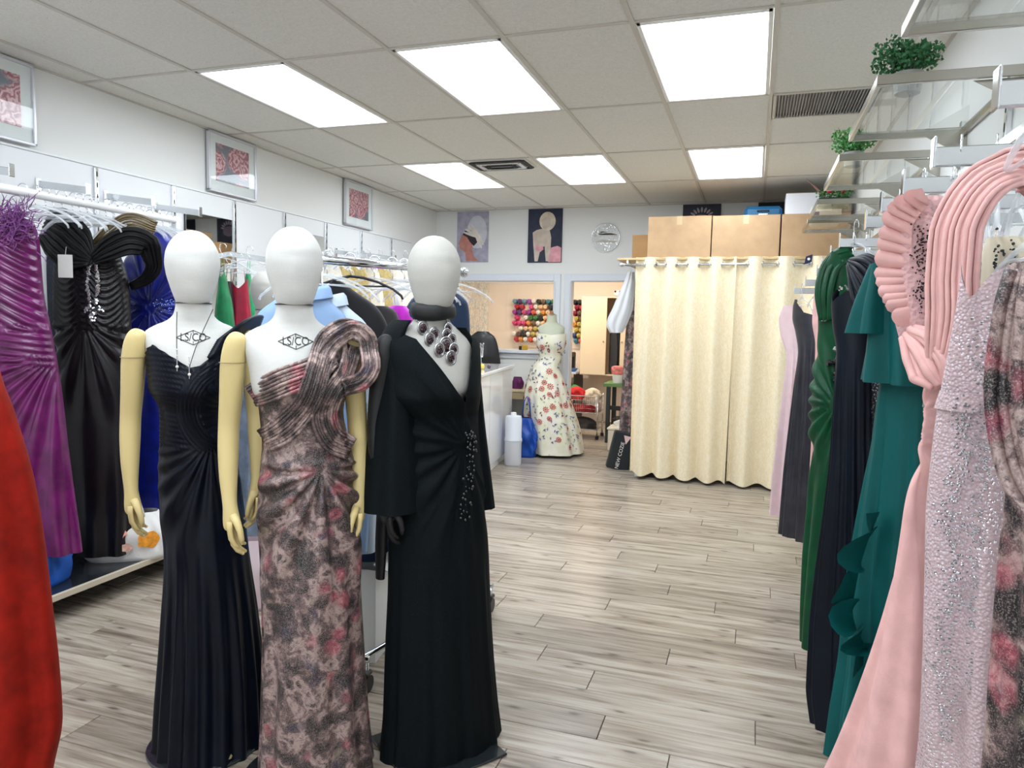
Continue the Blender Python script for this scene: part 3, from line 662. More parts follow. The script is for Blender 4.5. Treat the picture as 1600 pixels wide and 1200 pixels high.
sleeve(F3, [(790, 735, 767), (730, 734, 760), (660, 728, 753), (600, 722, 749), (560, 718, 745), (530, 712, 737), (512, 706, 727)], .02, .03, 'lurex', t, seed=5)
mb = MB(); rj = random.Random(3)
for k in range(70):
    a = k/70; x = .05+.05*rj.random()+.02*math.sin(a*5); z = 1.13-.30*a**1.5+.02*rj.random(); mb.ball((x, float(g3.front(x, z, .008+.004*rj.random())), z), .003+.003*rj.random(), 6, 4)
mb.build('beaded_clasp', 'jet', t, True)
# black scarf hem hanging from under the left cape sleeve
Surf(px_rows(F3, [(912, 600, 612, .02, .02), (860, 600, 614, .03, .03), (800, 603, 616, .03, .03)], .03, .03, .06)).mesh(24, 10).build('inner_panel', 'blackcrepe', t, True)
o = tag(MB().tube([((.062+.004*math.sin(5*a))*math.cos(a), .008-(.064+.004*math.sin(4*a))*math.sin(a), 1.545+.004*math.sin(2*a)) for a in np.linspace(0, 2*PI, 36, endpoint=False)], .017, 10, True, flat=1.7).build('neck_scarf', 'blackcrepe', None, True), 'black rolled scarf tied round the neck of the grey-headed mannequin', 'scarf')
o.location = (F3.o.x, F3.o.y, 0); o.rotation_euler.z = F3.rz
# medallion necklace
t = thing('medallion_necklace', 'silver necklace of round dark medallions on the black gown mannequin', 'necklace', (F3.o.x, F3.o.y, 0), F3.rz)
MT['silver'] = mat('old_silver', (.55, .55, .56), .25, 1)
MT['garnet'] = mat('garnet_stone', (.03, .008, .012), .12, coat=.8)
def chestpt(px, py, off=.006): x, z = F3.hit(px, py, BODY, off); return (x, float(BODY.front(x, z, off)), z)
for (px, py, rr) in ((661, 513, .021), (679, 522, .02), (672, 531, .02), (697, 540, .026), (687, 547, .02), (705, 559, .02), (706, 530, .017), (698, 523, .018), (709, 546, .018), (700, 513, .015)):
    c = chestpt(px, py, .012)
    md = MB().tube([(c[0]+rr*math.cos(a), c[1]+.004*math.cos(a), c[2]+rr*1.1*math.sin(a)) for a in np.linspace(0, 2*PI, 20, endpoint=False)], .0035, 6, True)
    md.tube([(c[0]+rr*.72*math.cos(a), c[1]-.001, c[2]+rr*.8*math.sin(a)) for a in np.linspace(0, 2*PI, 16, endpoint=False)], .0018, 5, True)
    md = md.build('medallion', 'silver', t, True)
    st_ = MB(); st_.ball(c, rr*.7, 12, 8, 1, .35, 1.1)
    for k in range(5): a = 2*PI*k/5; st_.ball((c[0]+rr*.38*math.cos(a), c[1]-.006, c[2]+rr*.4*math.sin(a)), .0035, 6, 4)
    st_.build('stone', 'garnet', md, True)
for pts in (((650, 490), (653, 498), (657, 506)), ((697, 493), (699, 502), (700, 510))):
    mb = MB(); P = [chestpt(a, b, .01) for a, b in pts]
    for i in range(len(P)-1):
        for q in np.linspace(0, 1, 4): mb.ball([P[i][k]*(1-q)+P[i+1][k]*q for k in range(3)], .0045, 7, 5)
    mb.build('chain', 'silver', t, True)
# pearl lariat on the navy gown
t = thing('pearl_lariat', 'thin dark chain lariat with pearl drops hanging over the navy gown', 'necklace', (F1.o.x, F1.o.y, 0), F1.rz)
MT['pearl'] = mat('pearl', srgb(235, 230, 225), .2, coat=.6)
for pts in (((277, 487), (276, 510), (276, 540), (277, 570)), ((333, 483), (318, 515), (305, 545), (297, 570), (296, 582))):
    P = []
    for a, b in pts: x, z = F1.hit(a, b, BODY, .012); P.append((x, float((g1 if z < 1.36 else BODY).front(x, min(z, 1.47), .012)), z))
    MB().tube(P, .0014, 5).build('chain', 'ink', t); e = P[-1]
    for dz_, r_ in ((-.006, .0052), (.05, .0028), (.03, .0028)): MB().ball((e[0], e[1]-.003, e[2]+dz_), r_, 8, 6).build('pearl', 'pearl', t, True)
    MB().rod((e[0], e[1]-.003, e[2]+.045), (e[0], e[1]-.003, e[2]-.02), .0012, 5).build('pin', 'silver', t)
# ---------------------------------------------------------------- hangers and hung clothes
def make_hanger():
    t = thing('clear_hanger', 'clear plastic hanger with chrome hook', 'hanger')
    pts = [(.022*math.cos(a), 0, -.004+.022*math.sin(a)) for a in np.linspace(-.5, PI, 12)]+[(-.022, 0, -.02), (-.012, 0, -.042), (0, 0, -.055), (0, 0, -.085)]
    MB().tube(pts, .0022, 6).build('hook', 'chrome', t, True)
    mb = MB()
    arm = lambda s, dz: [(0, 0, -.078+dz), (s*.05, 0, -.086+dz), (s*.11, 0, -.105+dz), (s*.17, 0, -.135+dz), (s*.205, .0, -.165+dz), (s*.21, 0, -.18+dz)]
    for s in (-1, 1): mb.tube(arm(s, 0), [.006, .006, .0055, .005, .0055, .0045], 6)
    mb.tube([(-.15, 0, -.125), (0, 0, -.118), (.15, 0, -.125)], .004, 5)
    mb.build('bar', 'hang', t, True); return t
HANG0 = make_hanger(); _used = [False]
HANG_LABELS = {}
def hanger(loc, rz, label, group=None, black=False, sc_=1.0):
    o = HANG0 if not _used[0] else copy_tree(HANG0)
    _used[0] = True; o.location = loc; o.rotation_euler = (0, RND.uniform(-.05, .05), rz); o['label'] = label; o.scale = (sc_, 1, 1)
    if group: o['group'] = group
    if black:
        for ch in o.children:
            if ch.name.startswith('bar'): ch.data = ch.data.copy(); ch.data.materials[0] = MT['black']
    return o
def hung(name, label, F, rows, m, disp=None, neck=None, back=None, n=130, mm=100, dF=.07, dB=.06, cat='dress', part='gown_body', p=.85, group=None, parent=None, hem=None, yc=0):
    t = parent or thing(name, label, cat, (F.o.x, F.o.y, 0), F.rz, group)
    R = px_rows(F, rows, dF, dB, yc); S = Surf(R, p); zt = S.R[-1, 0]; zb = S.R[0, 0]
    x0, x1 = S.R[-1, 1], S.R[-1, 2]; xc, hw = (x0+x1)/2, (x1-x0)/2
    def ztop(T):
        u = np.cos(T); f = np.interp(u, [a for a, b in neck], [b for a, b in neck]) if neck else 0*u
        b = np.interp(u, [a for a, c in back], [c for a, c in back]) if back else (f if not neck else 0*u+min(b for a, b in neck))
        return zt+np.where(np.sin(T) > 0, f, b)
    def zbot(T): return zb+(hem(np.cos(T), np.sin(T)) if hem else 0*T)
    o = S.mesh(n, mm, ztop=ztop, zbot=zbot, disp=disp).build(part, m, t, True)
    t['_s'] = 1; del t['_s']
    return t, S
def strap(parent, pts, r, m, flat=.35, name='strap', n=8):
    return MB().tube(pts, r, n, flat=flat).build(name, m, parent, True)
def surf_pts(F, S, px, off=.01):
    out = []
    for a, b in px: x, z = F.hit(a, b, S, off); out.append((x, float(S.front(x, z, off)), z))
    return out

# ---------------------------------------------------------------- left wall fittings
wp = struct(MB().box((XL+.004, 4.5, 1.25), (.008, 6.2, 2.3)).build('wall_panelling', 'slat'))
ystd = [1.56, 2.17, 2.78, 3.39, 4.0, 4.61, 5.23, 5.85, 6.48, 7.11, 7.62]
for i in range(len(ystd)-1):
    a, b = ystd[i], ystd[i+1]; MB().box((XL+.014, (a+b)/2, 1.25), (.014, b-a-.012, 2.28), bev=.003).build('panel', 'slat', wp)
struct(MB().box((XL+.012, 4.59, 2.398), (.022, 6.1, .012), bev=.002).build('trim_1', 'slat'))
where = ['beside the red gown', 'behind the purple gown', 'behind the white garment rail', 'left of the wall mirror', 'right of the wall mirror', 'behind the middle mannequin head', 'right of the middle mannequin head', 'under the far rose picture', 'above the chrome rail', 'nearest the back wall']
for i, yy in enumerate(ystd[1:10]):
    t = thing('slotted_standard', 'chrome slotted wall upright '+where[i+1], 'wall upright', (XL+.03, yy, 0), group='chrome uprights on the left wall')
    MB().box((0, 0, 1.25), (.02, .026, 2.27), bev=.003).build('channel', 'chrome', t)
    mb = MB()
    for q in range(34): mb.box((.0102, 0, .2+q*.065), (.002, .006, .03))
    mb.build('slots', 'dark', t)['kind'] = 'stuff'
def faceout(x0, x1, y, z, label, drop=.0, group='steel arms on the left wall'):
    s = 1 if x1 > x0 else -1
    t = thing('display_arm', label, 'display arm', (x0, y, z), group=group)
    ln = abs(x1-x0)
    mb = MB(); mb.tube([(0, 0, 0), (s*ln, 0, -drop)], .02, 4, flat=1); 
    m4 = Matrix.Rotation(s*math.atan2(drop, ln), 4, 'Y')
    MB().box((s*ln/2, 0, -drop/2), (ln, .014, .038), m=m4, bev=.002).build('bar', 'steel', t)
    MB().box((s*ln, 0, -drop+.008), (.005, .03, .062), bev=.002).build('end_plate', 'chrome', t)
    MB().box((s*.006, 0, -.01), (.012, .03, .09), bev=.003).build('bracket', 'chrome', t)
    return t
for (px, py, wh) in ((18, 262, 'above the purple gown, at the picture edge'), (138, 292, 'above the clear hangers, second from the frame edge'), (239, 311, 'above the clear hangers, third from the frame edge'), (313, 328, 'just left of the wall mirror')):
    p = at_x(px, py, -3.45); faceout(XL+.02, -3.45, p.y, p.z+.03, 'steel display arm '+wh, .05)
for (px, py, wh) in ((420, 400, 'over the small green and red dresses'), (578, 396, 'over the cream gowns'), (618, 400, 'nearest the back wall'), (510, 398, 'beside the chrome rail end')):
    p = at_x(px, py, -3.45); faceout(XL+.02, -3.45, p.y, p.z+.02, 'steel display arm '+wh, .05)
for (y0, y1, z0, z1, lb) in ((4.1, 4.575, .6, 2.235, 'tall narrow wall mirror reflecting stacked cartons'), (5.56, 5.80, .9, 2.25, 'narrow wall mirror behind the middle mannequin')):
    t = thing('wall_mirror', lb, 'mirror', (XL+.03, (y0+y1)/2, 0))
    MB().box((.002, 0, (z0+z1)/2), (.012, y1-y0, z1-z0), bev=.002).build('backing', 'black', t)
    MB().box((.0095, 0, (z0+z1)/2), (.003, y1-y0-.006, z1-z0-.006)).build('glass', 'mirror', t)
def rosemat(seed):
    m, nt, b = newmat('rose_print'); v = coords(nt, (1, 1, 1)); ad = N(nt, 'ShaderNodeVectorMath', operation='ADD'); ad.inputs[1].default_value = (seed, seed*2.3, seed*.7); L(nt, v, ad.inputs[0])
    vo = N(nt, 'ShaderNodeTexVoronoi'); vo.inputs['Scale'].default_value = 6.5; L(nt, ad.outputs[0], vo.inputs['Vector'])
    nz0 = noise(nt, ad.outputs[0], 13, 4, .65); nzm = N(nt, 'ShaderNodeMath', operation='MULTIPLY'); nzm.inputs[1].default_value = 4.5; L(nt, nz0, nzm.inputs[0]); nz = nzm.outputs[0]; ml = N(nt, 'ShaderNodeMath', operation='MULTIPLY_ADD'); ml.inputs[1].default_value = 5; L(nt, vo.outputs['Distance'], ml.inputs[0]); L(nt, nz, ml.inputs[2])
    fr = N(nt, 'ShaderNodeMath', operation='PINGPONG'); fr.inputs[1].default_value = .5; L(nt, ml.outputs[0], fr.inputs[0])
    c = ramp(nt, fr.outputs[0], [(0, srgb(140, 66, 84)), (.22, srgb(196, 128, 140)), (.5, srgb(236, 196, 200))])
    d = ramp(nt, vo.outputs['Distance'], [(.5, (0, 0, 0)), (.68, (1, 1, 1))])
    L(nt, mix(nt, d, c, srgb(120, 124, 138)), b.inputs['Base Color']); b.inputs['Roughness'].default_value = .35; return m
for i, (yc_, lb) in enumerate(((2.75, 'white framed pink rose print at the left frame edge'), (4.60, 'white framed pink rose print above the wall mirror'), (6.44, 'white framed pink rose print nearest the back wall'))):
    t = thing('rose_picture', lb, 'picture', (XL+.028, yc_, 2.635), group='framed rose prints on the left wall')
    f = MB()
    for s in (-1, 1): f.box((0, s*.254, 0), (.03, .016, .43), bev=.003); f.box((0, 0, s*.209), (.03, .524, .016), bev=.003)
    f.build('frame', mat('silver_white_frame', srgb(214, 214, 220), .3, .2), t)
    MB().box((-.004, 0, 0), (.008, .496, .405)).build('mount', mat('mount_board', srgb(240, 240, 242), .8), t)
    MB().box((.002, 0, .005), (.006, .36, .27)).build('print', rosemat(3.1*i+1), t)
    MB().box((.009, 0, 0), (.002, .494, .403)).build('glazing', 'glass', t)

# white garment rack with gowns
MT['rackwhite'] = mat('white_powder_coat', srgb(240, 240, 240), .3)
t = thing('garment_rack', 'white tube garment rack along the left wall holding evening gowns', 'clothes rack', (-3.3, 2.6, 0))
rail = MB().rod((0, -1.4, 2.075), (0, .90, 2.075), .022, 14).build('rail', 'rackwhite', t, True)
for s, yy in ((1, .88), (-1, -1.38)):
    MB().box((0, yy, 1.09), (.04, .028, 1.99), bev=.004).build('post', 'rackwhite', t)
    MB().box((0, yy, .135), (.44, .04, .03), bev=.004).build('foot', 'rackwhite', t)
for k in range(19):
    yy = 2.6+k*.047+RND.uniform(-.02, .02)
    hanger((-3.3, yy, 2.10), math.radians(12+RND.uniform(-12, 12)), ORD[k]+' clear hanger from the purple gown on the white rail of the left rack', 'clear hangers on the white rail')
def satin(name, c, rough=.3, sheen=.2, var=.35, spec=.5, st=None): return mat(name, c, rough, sheen=sheen, var=var, vs=11, bmp=.06, bs=350, spec=spec, sheent=st)
MT['purple'] = satin('purple_satin', srgb(98, 14, 84), .24, .15)
def plc(px, Y, deg, py=500): p = at_y(px, py, Y); return Frame(p.x, Y, math.radians(deg))
FL1 = plc(38, 2.55, 22)
def dpurple(x, z, T, V):
    fr = np.clip(np.sin(T)*3, 0, 1); d = fr*(z > 1.42)*.008*np.cos(2*PI*(z+.6*x)/.05)
    d = d+fr*((z <= 1.45) & (z > 1.25))*.006*np.cos(2*PI*(z+.15*x)/.032)
    dx, dz = x-.16, z-1.30; aa = np.arctan2(dx, -dz); rr = np.hypot(dx, dz); cc = np.cos(30*aa)
    d = d+fr*(z < 1.3)*.008*np.clip(rr/.08, 0, 1)*np.clip((1.1-rr)/.6, 0, 1)*np.sign(cc)*np.abs(cc)**.6
    return d+np.clip((.9-z)/.5, 0, 1)*.014*np.cos(9*T)
t, S = hung('purple_gown', 'purple satin gown with radiating pleats and a feather shoulder on the left rack', FL1, [(862, -50, 124), (800, -50, 117), (700, -50, 106), (600, -48, 94), (520, -45, 80), (450, -42, 66), (400, -42, 62), (360, -36, 58), (335, -20, 50)], 'purple', dpurple, neck=[(-1, -.02), (-.4, -.10), (.2, -.05), (.7, 0), (1, -.03)], n=240, mm=200, dF=.1)
mb = MB(); rf = random.Random(5)
for k in range(420):
    cx = rf.gauss(.06, .05); cz = rf.gauss(0, .045); bx, bz = FL1.loc(38+rf.gauss(0, 16), 352+rf.gauss(0, 13)); y0 = -.09+rf.gauss(0, .03)
    a = rf.uniform(0, 2*PI); ln = rf.uniform(.03, .085); cu = rf.uniform(-2, 2); pts = []
    x, y, z = bx, y0, bz
    for q in range(5): pts.append((x, y, z)); x += math.cos(a)*ln/4; z += math.sin(a)*ln/4; y -= rf.uniform(-.004, .008); a += cu/4
    mb.tube(pts, [.0024, .0026, .0022, .0016, .0006], 3, cap=False)
mb.build('feather_trim', mat('purple_feather', srgb(112, 48, 120), .7, sheen=.4), t)['kind'] = 'stuff'
hanger((FL1.o.x+.02, FL1.o.y, 2.10), FL1.rz, 'clear plastic hanger of the purple gown')
# dark teal sequin gown between the purple and the black one
MT['dkteal'] = sequin('dark_teal_sequin', (.003, .009, .024), (.25, .35, .5), 260, .2, .4, .03)
FL4 = plc(100, 3.12, 18)
hung('dark_teal_gown', 'dark blue sequined gown wedged between the purple and the black one', FL4, [(858, 70, 150), (700, 66, 135), (560, 64, 128), (450, 64, 112), (420, 70, 104), (400, 78, 96)], 'dkteal', pleats(9, .012, 1.5, .3, seed=8), dF=.05, dB=.05)
# black brooch gown
MT['blacksatin'] = satin('black_plum_satin', (.007, .0055, .0075), .32, .0, .4, .35)
FL2 = plc(148, 2.98, 20)
def dblack(x, z, T, V):
    fr = np.clip(np.sin(T)*3, 0, 1); ax = np.abs(x)
    sw = fr*((z > 1.42))*.009*np.cos(2*PI*(z-1.1*(ax-.10)**2*18*.6-.0*ax)/.034)*np.clip((.21-ax)/.05, 0, 1)
    dx, dz = x, z-1.46; aa = np.arctan2(dx, -dz); rr = np.hypot(dx, dz); cc = np.cos(17*aa)
    return sw+fr*(z < 1.46)*.009*np.clip(rr/.06, 0, 1)*np.clip((1.0-rr)/.6, 0, 1)*cc+np.clip((.9-z)/.5, 0, 1)*.010*np.cos(8*T)
t, S = hung('black_brooch_gown', 'black draped gown with a long crystal brooch and paper tag on the left rack', FL2, [(862, 106, 209), (760, 102, 211), (660, 96, 211), (580, 92, 208), (500, 88, 204), (440, 88, 200), (400, 92, 190)], 'blacksatin', dblack, neck=[(-1, .0), (-.35, .01), (0, -.035), (.35, .01), (1, 0)], n=220, mm=180, dF=.1)
# wide pleated collar of the gown
def ribbon(F, S, pts, n, r, m, parent, name, off=.02, wv=.08):
    P = []
    for a, b, o_, w_ in pts: x, z = F.hit(a, b, S, off+o_); P.append((x, z, o_, w_))
    return cords(P, n, wv, r, m, parent, name, S, off)
def free_band(F, pts, n, r, m, parent, name):
    """bundle of cords through (px, py, y, width) points off any surface"""
    P = np.array([F.loc(a, b, y)+(y, w_) for a, b, y, w_ in pts]); q = np.linspace(0, 1, len(P)); tt = np.linspace(0, 1, 26)
    x, z, y, wv = [pchip(q, P[:, k], tt) for k in range(4)]; tx, tz = np.gradient(x), np.gradient(z); ln = np.hypot(tx, tz)+1e-9; mb = MB()
    for k in range(n):
        o = (k-(n-1)/2)/max(1, n-1); mb.tube(np.stack([x-tz/ln*wv*o, y-.006*math.cos(k*1.9), z+tx/ln*wv*o], -1).tolist(), r, 6)
    return mb.build(name, m, parent, True)
MT['organza'] = satin('black_organza', (.005, .005, .006), .45, .0, .3, .25)
free_band(FL2, [(70, 352, -.05, .16), (92, 364, -.10, .25), (116, 386, -.13, .24), (144, 406, -.14, .06)], 24, .0085, 'organza', t, 'collar')
free_band(FL2, [(146, 405, -.14, .05), (172, 388, -.15, .11), (205, 376, -.14, .13), (232, 384, -.10, .11), (240, 412, -.04, .08), (228, 436, .02, .05), (205, 448, .04, .03)], 15, .0085, 'organza', t, 'collar')
MT['goldstripe'] = mat('gold_black_lame', srgb(120, 104, 74), .3, .6)
free_band(FL2, [(150, 386, -.07, .07), (180, 370, -.07, .14), (205, 358, -.06, .16), (240, 368, -.05, .14)], 13, .006, 'goldstripe', t, 'lame_fan')
MT['crystal'] = mat('rhinestone', (.8, .82, .85), .06, .85, coat=1)
mb = MB(); rf = random.Random(9)
for k in range(230):
    q = rf.random()
    if q < .4: u = rf.random(); a, b = 141-3.5*math.sin(u*PI), 410+70*u
    elif q < .8: u = rf.random(); a, b = 149+4*math.sin(u*PI), 408+70*u
    elif q < .92: a, b = rf.uniform(132, 160), rf.gauss(484, 2.5)
    else: a, b = rf.gauss(145, 2), rf.uniform(488, 502)
    x, z = FL2.hit(a+rf.gauss(0, 1.2), b, S, .012); mb.ball((x, float(S.front(x, z, .012+rf.random()*.005)), z), rf.uniform(.004, .008), 6, 4)
mb.build('crystal_brooch', 'crystal', t, False)['kind'] = 'stuff'
x, z = FL2.hit(103, 416, S, .05)
tg = MB().box((x, float(S.front(x, z, .055)), z), (.075, .002, .118), bev=.0006).build('price_tag', 'tag', t)
MB().tube([(x, float(S.front(x, z, .052)), z+.055), (x+.002, float(S.front(x, z, .045)), z+.1)], .0014, 5).build('string', 'tag', tg)
hanger((FL2.o.x, FL2.o.y, 2.10), FL2.rz, 'clear plastic hanger of the black brooch gown')
# royal blue gown
MT['royal'] = satin('royal_blue_satin', srgb(10, 26, 128), .32, .35, .4)
FL3 = plc(238, 3.35, 14)
t, S = hung('royal_blue_gown', 'royal blue satin gown hanging behind the leftmost mannequin', FL3, [(815, 205, 300), (700, 204, 296), (600, 202, 294), (540, 200, 292), (480, 198, 288), (430, 200, 286), (390, 206, 280), (360, 226, 262)], 'royal', addf(fan(.05, 1.55, 15, .014, .05, .8), pleats(8, .012, 1.3, .3, seed=3)), neck=[(-1, 0), (-.5, .0), (0, -.06), (.5, 0), (1, 0)], n=180, mm=140, dF=.11)
mb = MB()
for k in range(90): x, z = FL3.hit(266+RND.gauss(0, 11), 476+RND.gauss(0, 6), S, .01); mb.ball((x, float(S.front(x, z, .012)), z), .004, 6, 4)
mb.build('beading', mat('blue_bead', (.05, .09, .4), .1, .5), t)['kind'] = 'stuff'
hanger((FL3.o.x, FL3.o.y, 2.10), FL3.rz, 'clear plastic hanger of the royal blue gown')
hung('black_velvet_gown', 'black gown hanging behind the royal blue one at the end of the rack', plc(225, 3.45, 10), [(815, 205, 262), (600, 205, 262), (450, 205, 262)], 'blacksatin', pleats(7, .01, 1.4, .4, seed=13), dF=.03, dB=.03)
# low platform shelf
t = thing('platform_shelf', 'low dark platform shelf with a pale front edge under the left gowns', 'shelf', (-3.46, 2.7, 0))
MB().box((-.01, 0, .135), (.62, 2.6, .018), bev=.002).build('board', mat('dark_laminate', (.018, .022, .026), .2, coat=.4), t)
MB().box((.312, 0, .135), (.02, 2.6, .03), bev=.002).build('front_edge', mat('pale_edge', srgb(196, 184, 164), .4), t)
for yy in (-1.2, 0, 1.2): MB().box((-.15, yy, .063), (.3, .03, .125), bev=.003).build('support', 'white', t)
MB().box((-.3, 0, .2), (.02, 2.6, .11), bev=.002).build('back_board', mat('grey_board', srgb(190, 192, 192), .5), t)
# flower-patch tote on the platform
def softbag(name, label, cat, c, w_, d_, h_, m, rz=0, sag=.012, seed=1, top=.75):
    t = thing(name, label, cat, c, rz); S = Surf([(0, -w_/2*.9, w_/2*.9, d_/2*.9, d_/2*.9, 0), (.02, -w_/2, w_/2, d_/2, d_/2, 0), (h_*.5, -w_/2*1.02, w_/2*1.02, d_/2*1.05, d_/2*1.05, 0), (h_, -w_/2*top, w_/2*top, d_/2*.5, d_/2*.5, 0)], .55)
    rn = np.random.RandomState(seed)
    p = rn.rand(4)*6
    S.mesh(64, 30, disp=lambda x, z, T, V: sag*(np.cos(5*T+p[0]+18*z)+.6*np.cos(9*T+p[1]-25*z))*np.sin(PI*V), zbot=lambda T: 0*T).build('bag_body', m, t, True)
    return t, S
MT['tote'] = mat('white_quilted_cotton', srgb(232, 230, 226), .8, bmp=.3, bs=90)
t, S = softbag('flower_tote', 'white tote bag with orange and pink flower patches on the platform shelf', 'bag', (-3.30, 3.08, .145), .42, .22, .26, 'tote', math.radians(35), .010)
for (x, z, r, c) in ((.13, .12, .055, (240, 150, 40)), (-.02, .17, .04, (240, 150, 130)), (-.11, .11, .045, (220, 70, 110)), (.02, .09, .03, (250, 190, 170))):
    p_ = MB(); p_.add([(x+r*(1+.12*math.cos(5*a))*math.cos(a), float(S.front(x+r*math.cos(a), z+r*math.sin(a)*.8, .024)), z+.8*r*(1+.12*math.cos(5*a))*math.sin(a)) for a in np.linspace(0, 2*PI, 20, endpoint=False)]+[(x, float(S.front(x, z, .026)), z)], [(i, (i+1) % 20, 20) for i in range(20)])
    p_.build('flower_patch', mat('patch', srgb(*c), .7, var=.3, vs=40), t, True)
MB().tube([(-.1, -.06, .24), (-.08, -.07, .33), (.0, -.07, .36), (.08, -.07, .33), (.1, -.06, .24)], .01, 6, flat=.4).build('handle', 'tote', t, True)
softbag('blue_bag', 'small bright blue cloth bag on the platform under the purple gown', 'bag', (-3.37, 2.62, .145), .22, .2, .27, mat('blue_cloth', srgb(16, 84, 176), .7), .3, .012, 4)

# red velvet gown close to the camera
MT['red'] = velvet('rust_red_velvet', srgb(138, 22, 10), .15, .7, (1, .35, .25), .15, .35)
FR = plc(-60, 1.30, 30, 800)
t, S = hung('red_velvet_gown', 'rust red velvet gown at the left frame edge, close to the camera', FR, [(1290, -210, 62), (1215, -214, 76), (1130, -210, 90), (1050, -200, 85), (950, -190, 75), (850, -180, 64), (750, -170, 48), (650, -160, 20), (560, -150, -8), (500, -150, -10), (400, -150, -30)], 'red', pleats(6, .022, 1.5, .5, seed=6), dF=.07, dB=.08, n=140)
zt = S.R[-1, 0]; xm = float((S.R[-1, 1]+S.R[-1, 2])/2); hp = FR.o+FR.ex*xm
hanger((hp.x, hp.y, zt+.11), FR.rz, 'clear plastic hanger of the red velvet gown', sc_=.35)
t = thing('single_stand', 'chrome garment stand holding the red velvet gown, off the left frame edge', 'clothes rack', (hp.x-.42, hp.y+.05, 0))
zr = zt+.083
MB().rod((0, 0, 0.01), (0, 0, zr), .014, 12).build('post', 'chrome', t, True); e = Vector((.42, -.05, zr)); MB().rod((0, 0, zr), tuple(e+Vector((.1*math.sin(-FR.rz)*0, 0, 0))), .011, 10).build('arm', 'chrome', t, True)
MB().lathe([(.2, 0), (.2, .008), (.02, .02)], 30).build('base', 'steel', t, 'auto')
# ---------------------------------------------------------------- small dresses, cream gowns and the rolling rack
MT['grn'] = satin('emerald_crepe', srgb(14, 122, 72), .45, .2); MT['grn2'] = satin('mint_green_crepe', srgb(26, 160, 104), .45, .2); MT['crim'] = satin('crimson_satin', srgb(150, 12, 48), .35, .25); MT['plum'] = satin('dark_plum', srgb(38, 10, 22), .4, .2)
for (nm, lb, Y, deg, rows, mt_, sd, nk) in (
  ('green_dress', 'emerald sleeveless dress hanging left of the crimson one', 4.1, 28, [(560, 336, 372), (500, 336, 366), (470, 338, 362), (450, 341, 357), (426, 343, 352)], 'grn', 2, [(-1, 0), (0, -.03), (1, 0)]),
  ('plum_dress', 'dark plum dress squeezed between the green and crimson ones', 4.2, 28, [(560, 354, 372), (460, 352, 368), (440, 353, 364)], 'plum', 3, None),
  ('crimson_dress', 'crimson strappy dress hanging between two green ones', 4.25, 28, [(560, 358, 398), (500, 360, 393), (470, 361, 390), (440, 361, 388)], 'crim', 4, [(-1, 0), (-.5, -.02), (0, -.05), (.5, -.02), (1, .02)]),
  ('mint_dress', 'bright mint green dress hanging right of the crimson one', 4.35, 28, [(560, 380, 412), (490, 382, 402), (470, 383, 400), (445, 383, 394), (428, 385, 391)], 'grn2', 5, None)):
    F = plc((rows[2][1]+rows[2][2])/2, Y, deg); t, S = hung(nm, lb, F, rows, mt_, pleats(7, .008, 1.7, 1.2, seed=sd), neck=nk, dF=.06, dB=.05, n=90, mm=60)
    for s in (-1, 1):
        zt = S.R[-1, 0]; x = float(S.R[-1, 1] if s < 0 else S.R[-1, 2])*.75
        strap(t, [(x, -.03, zt-.02), (x*.8, -.01, zt+.05), (x*.7, 0, zt+.09)], .006, mt_)
    hanger((F.o.x, F.o.y, min(S.R[-1, 0]+.18, 2.02)), F.rz, 'clear plastic hanger of the '+nm.replace('_', ' '))
# grey mannequin behind the rolling rack
FG = plc(413, 3.9, 40, 445)
t = mannequin('mannequin', 'grey bald mannequin half hidden behind the light blue shirt', FG, (FG.o.x, FG.o.y), linen='linen2', arms=None, logo=False)
MT['slate'] = satin('slate_satin', srgb(110, 122, 138), .25, .2)
t = thing('slate_gown', 'slate grey satin gown on the half hidden mannequin', 'dress', (FG.o.x, FG.o.y, 0), FG.rz)
Surf([sym(.04, .26, .24, .22), sym(.5, .22, .18, .18), sym(.86, .19, .13, .145), sym(1.08, .134, .1, .096), sym(1.27, .164, .146, .102), sym(1.38, .168, .115, .106)]).mesh(100, 80, disp=pleats(12, .012, 1.0, .2, seed=7)).build('gown_body', 'slate', t, True)

# cream and gold gowns under clear covers, far left wall
MT['cream'] = mat('ivory_lace', srgb(238, 230, 214), .6, sheen=.3, var=.1, vs=30, bmp=.35, bs=120)
MT['goldlace'] = mat('gold_lace', srgb(206, 184, 124), .4, .35, var=.2, vs=50, bmp=.4, bs=150)
MT['cover'] = glassmat('garment_cover', (.96, .96, .98), 1.2)
desc = ['ivory gown, first of the row beside the chrome rail', 'ivory and gold lace gown, second of the row', 'gold lace panel gown, third of the row', 'ivory gown with pleated yoke, fourth of the row', 'gold trimmed ivory gown, fifth of the row', 'ivory tulle gown, sixth of the row', 'ivory gown, last of the row by the grey-headed mannequin', 'ivory gown in the far corner', ]
for k in range(8):
    a = 516+k*19.5; Y = 5.15+k*.235; F = plc(a, Y, 52, 450)
    rows = [(700, a-13, a+34), (560, a-14, a+30), (500, a-14, a+26), (460, a-12, a+22), (428, a-9, a+17), (414, a-5, a+12)]
    t, S = hung('ivory_gown', desc[k], F, rows, 'goldlace' if k in (1, 2, 4) else 'cream', pleats(9+k % 3, .016, 2.0, 1.4, seed=20+k, drift=4), neck=[(-1, 0), (0, -.05), (1, 0)], dF=.06, dB=.06, n=90, mm=60, group='ivory and gold gowns on the far left wall')
    hanger((F.o.x, F.o.y, S.R[-1, 0]+.12), F.rz, 'clear plastic hanger holding the '+desc[k].replace(',', ''), 'hangers of the ivory gowns')
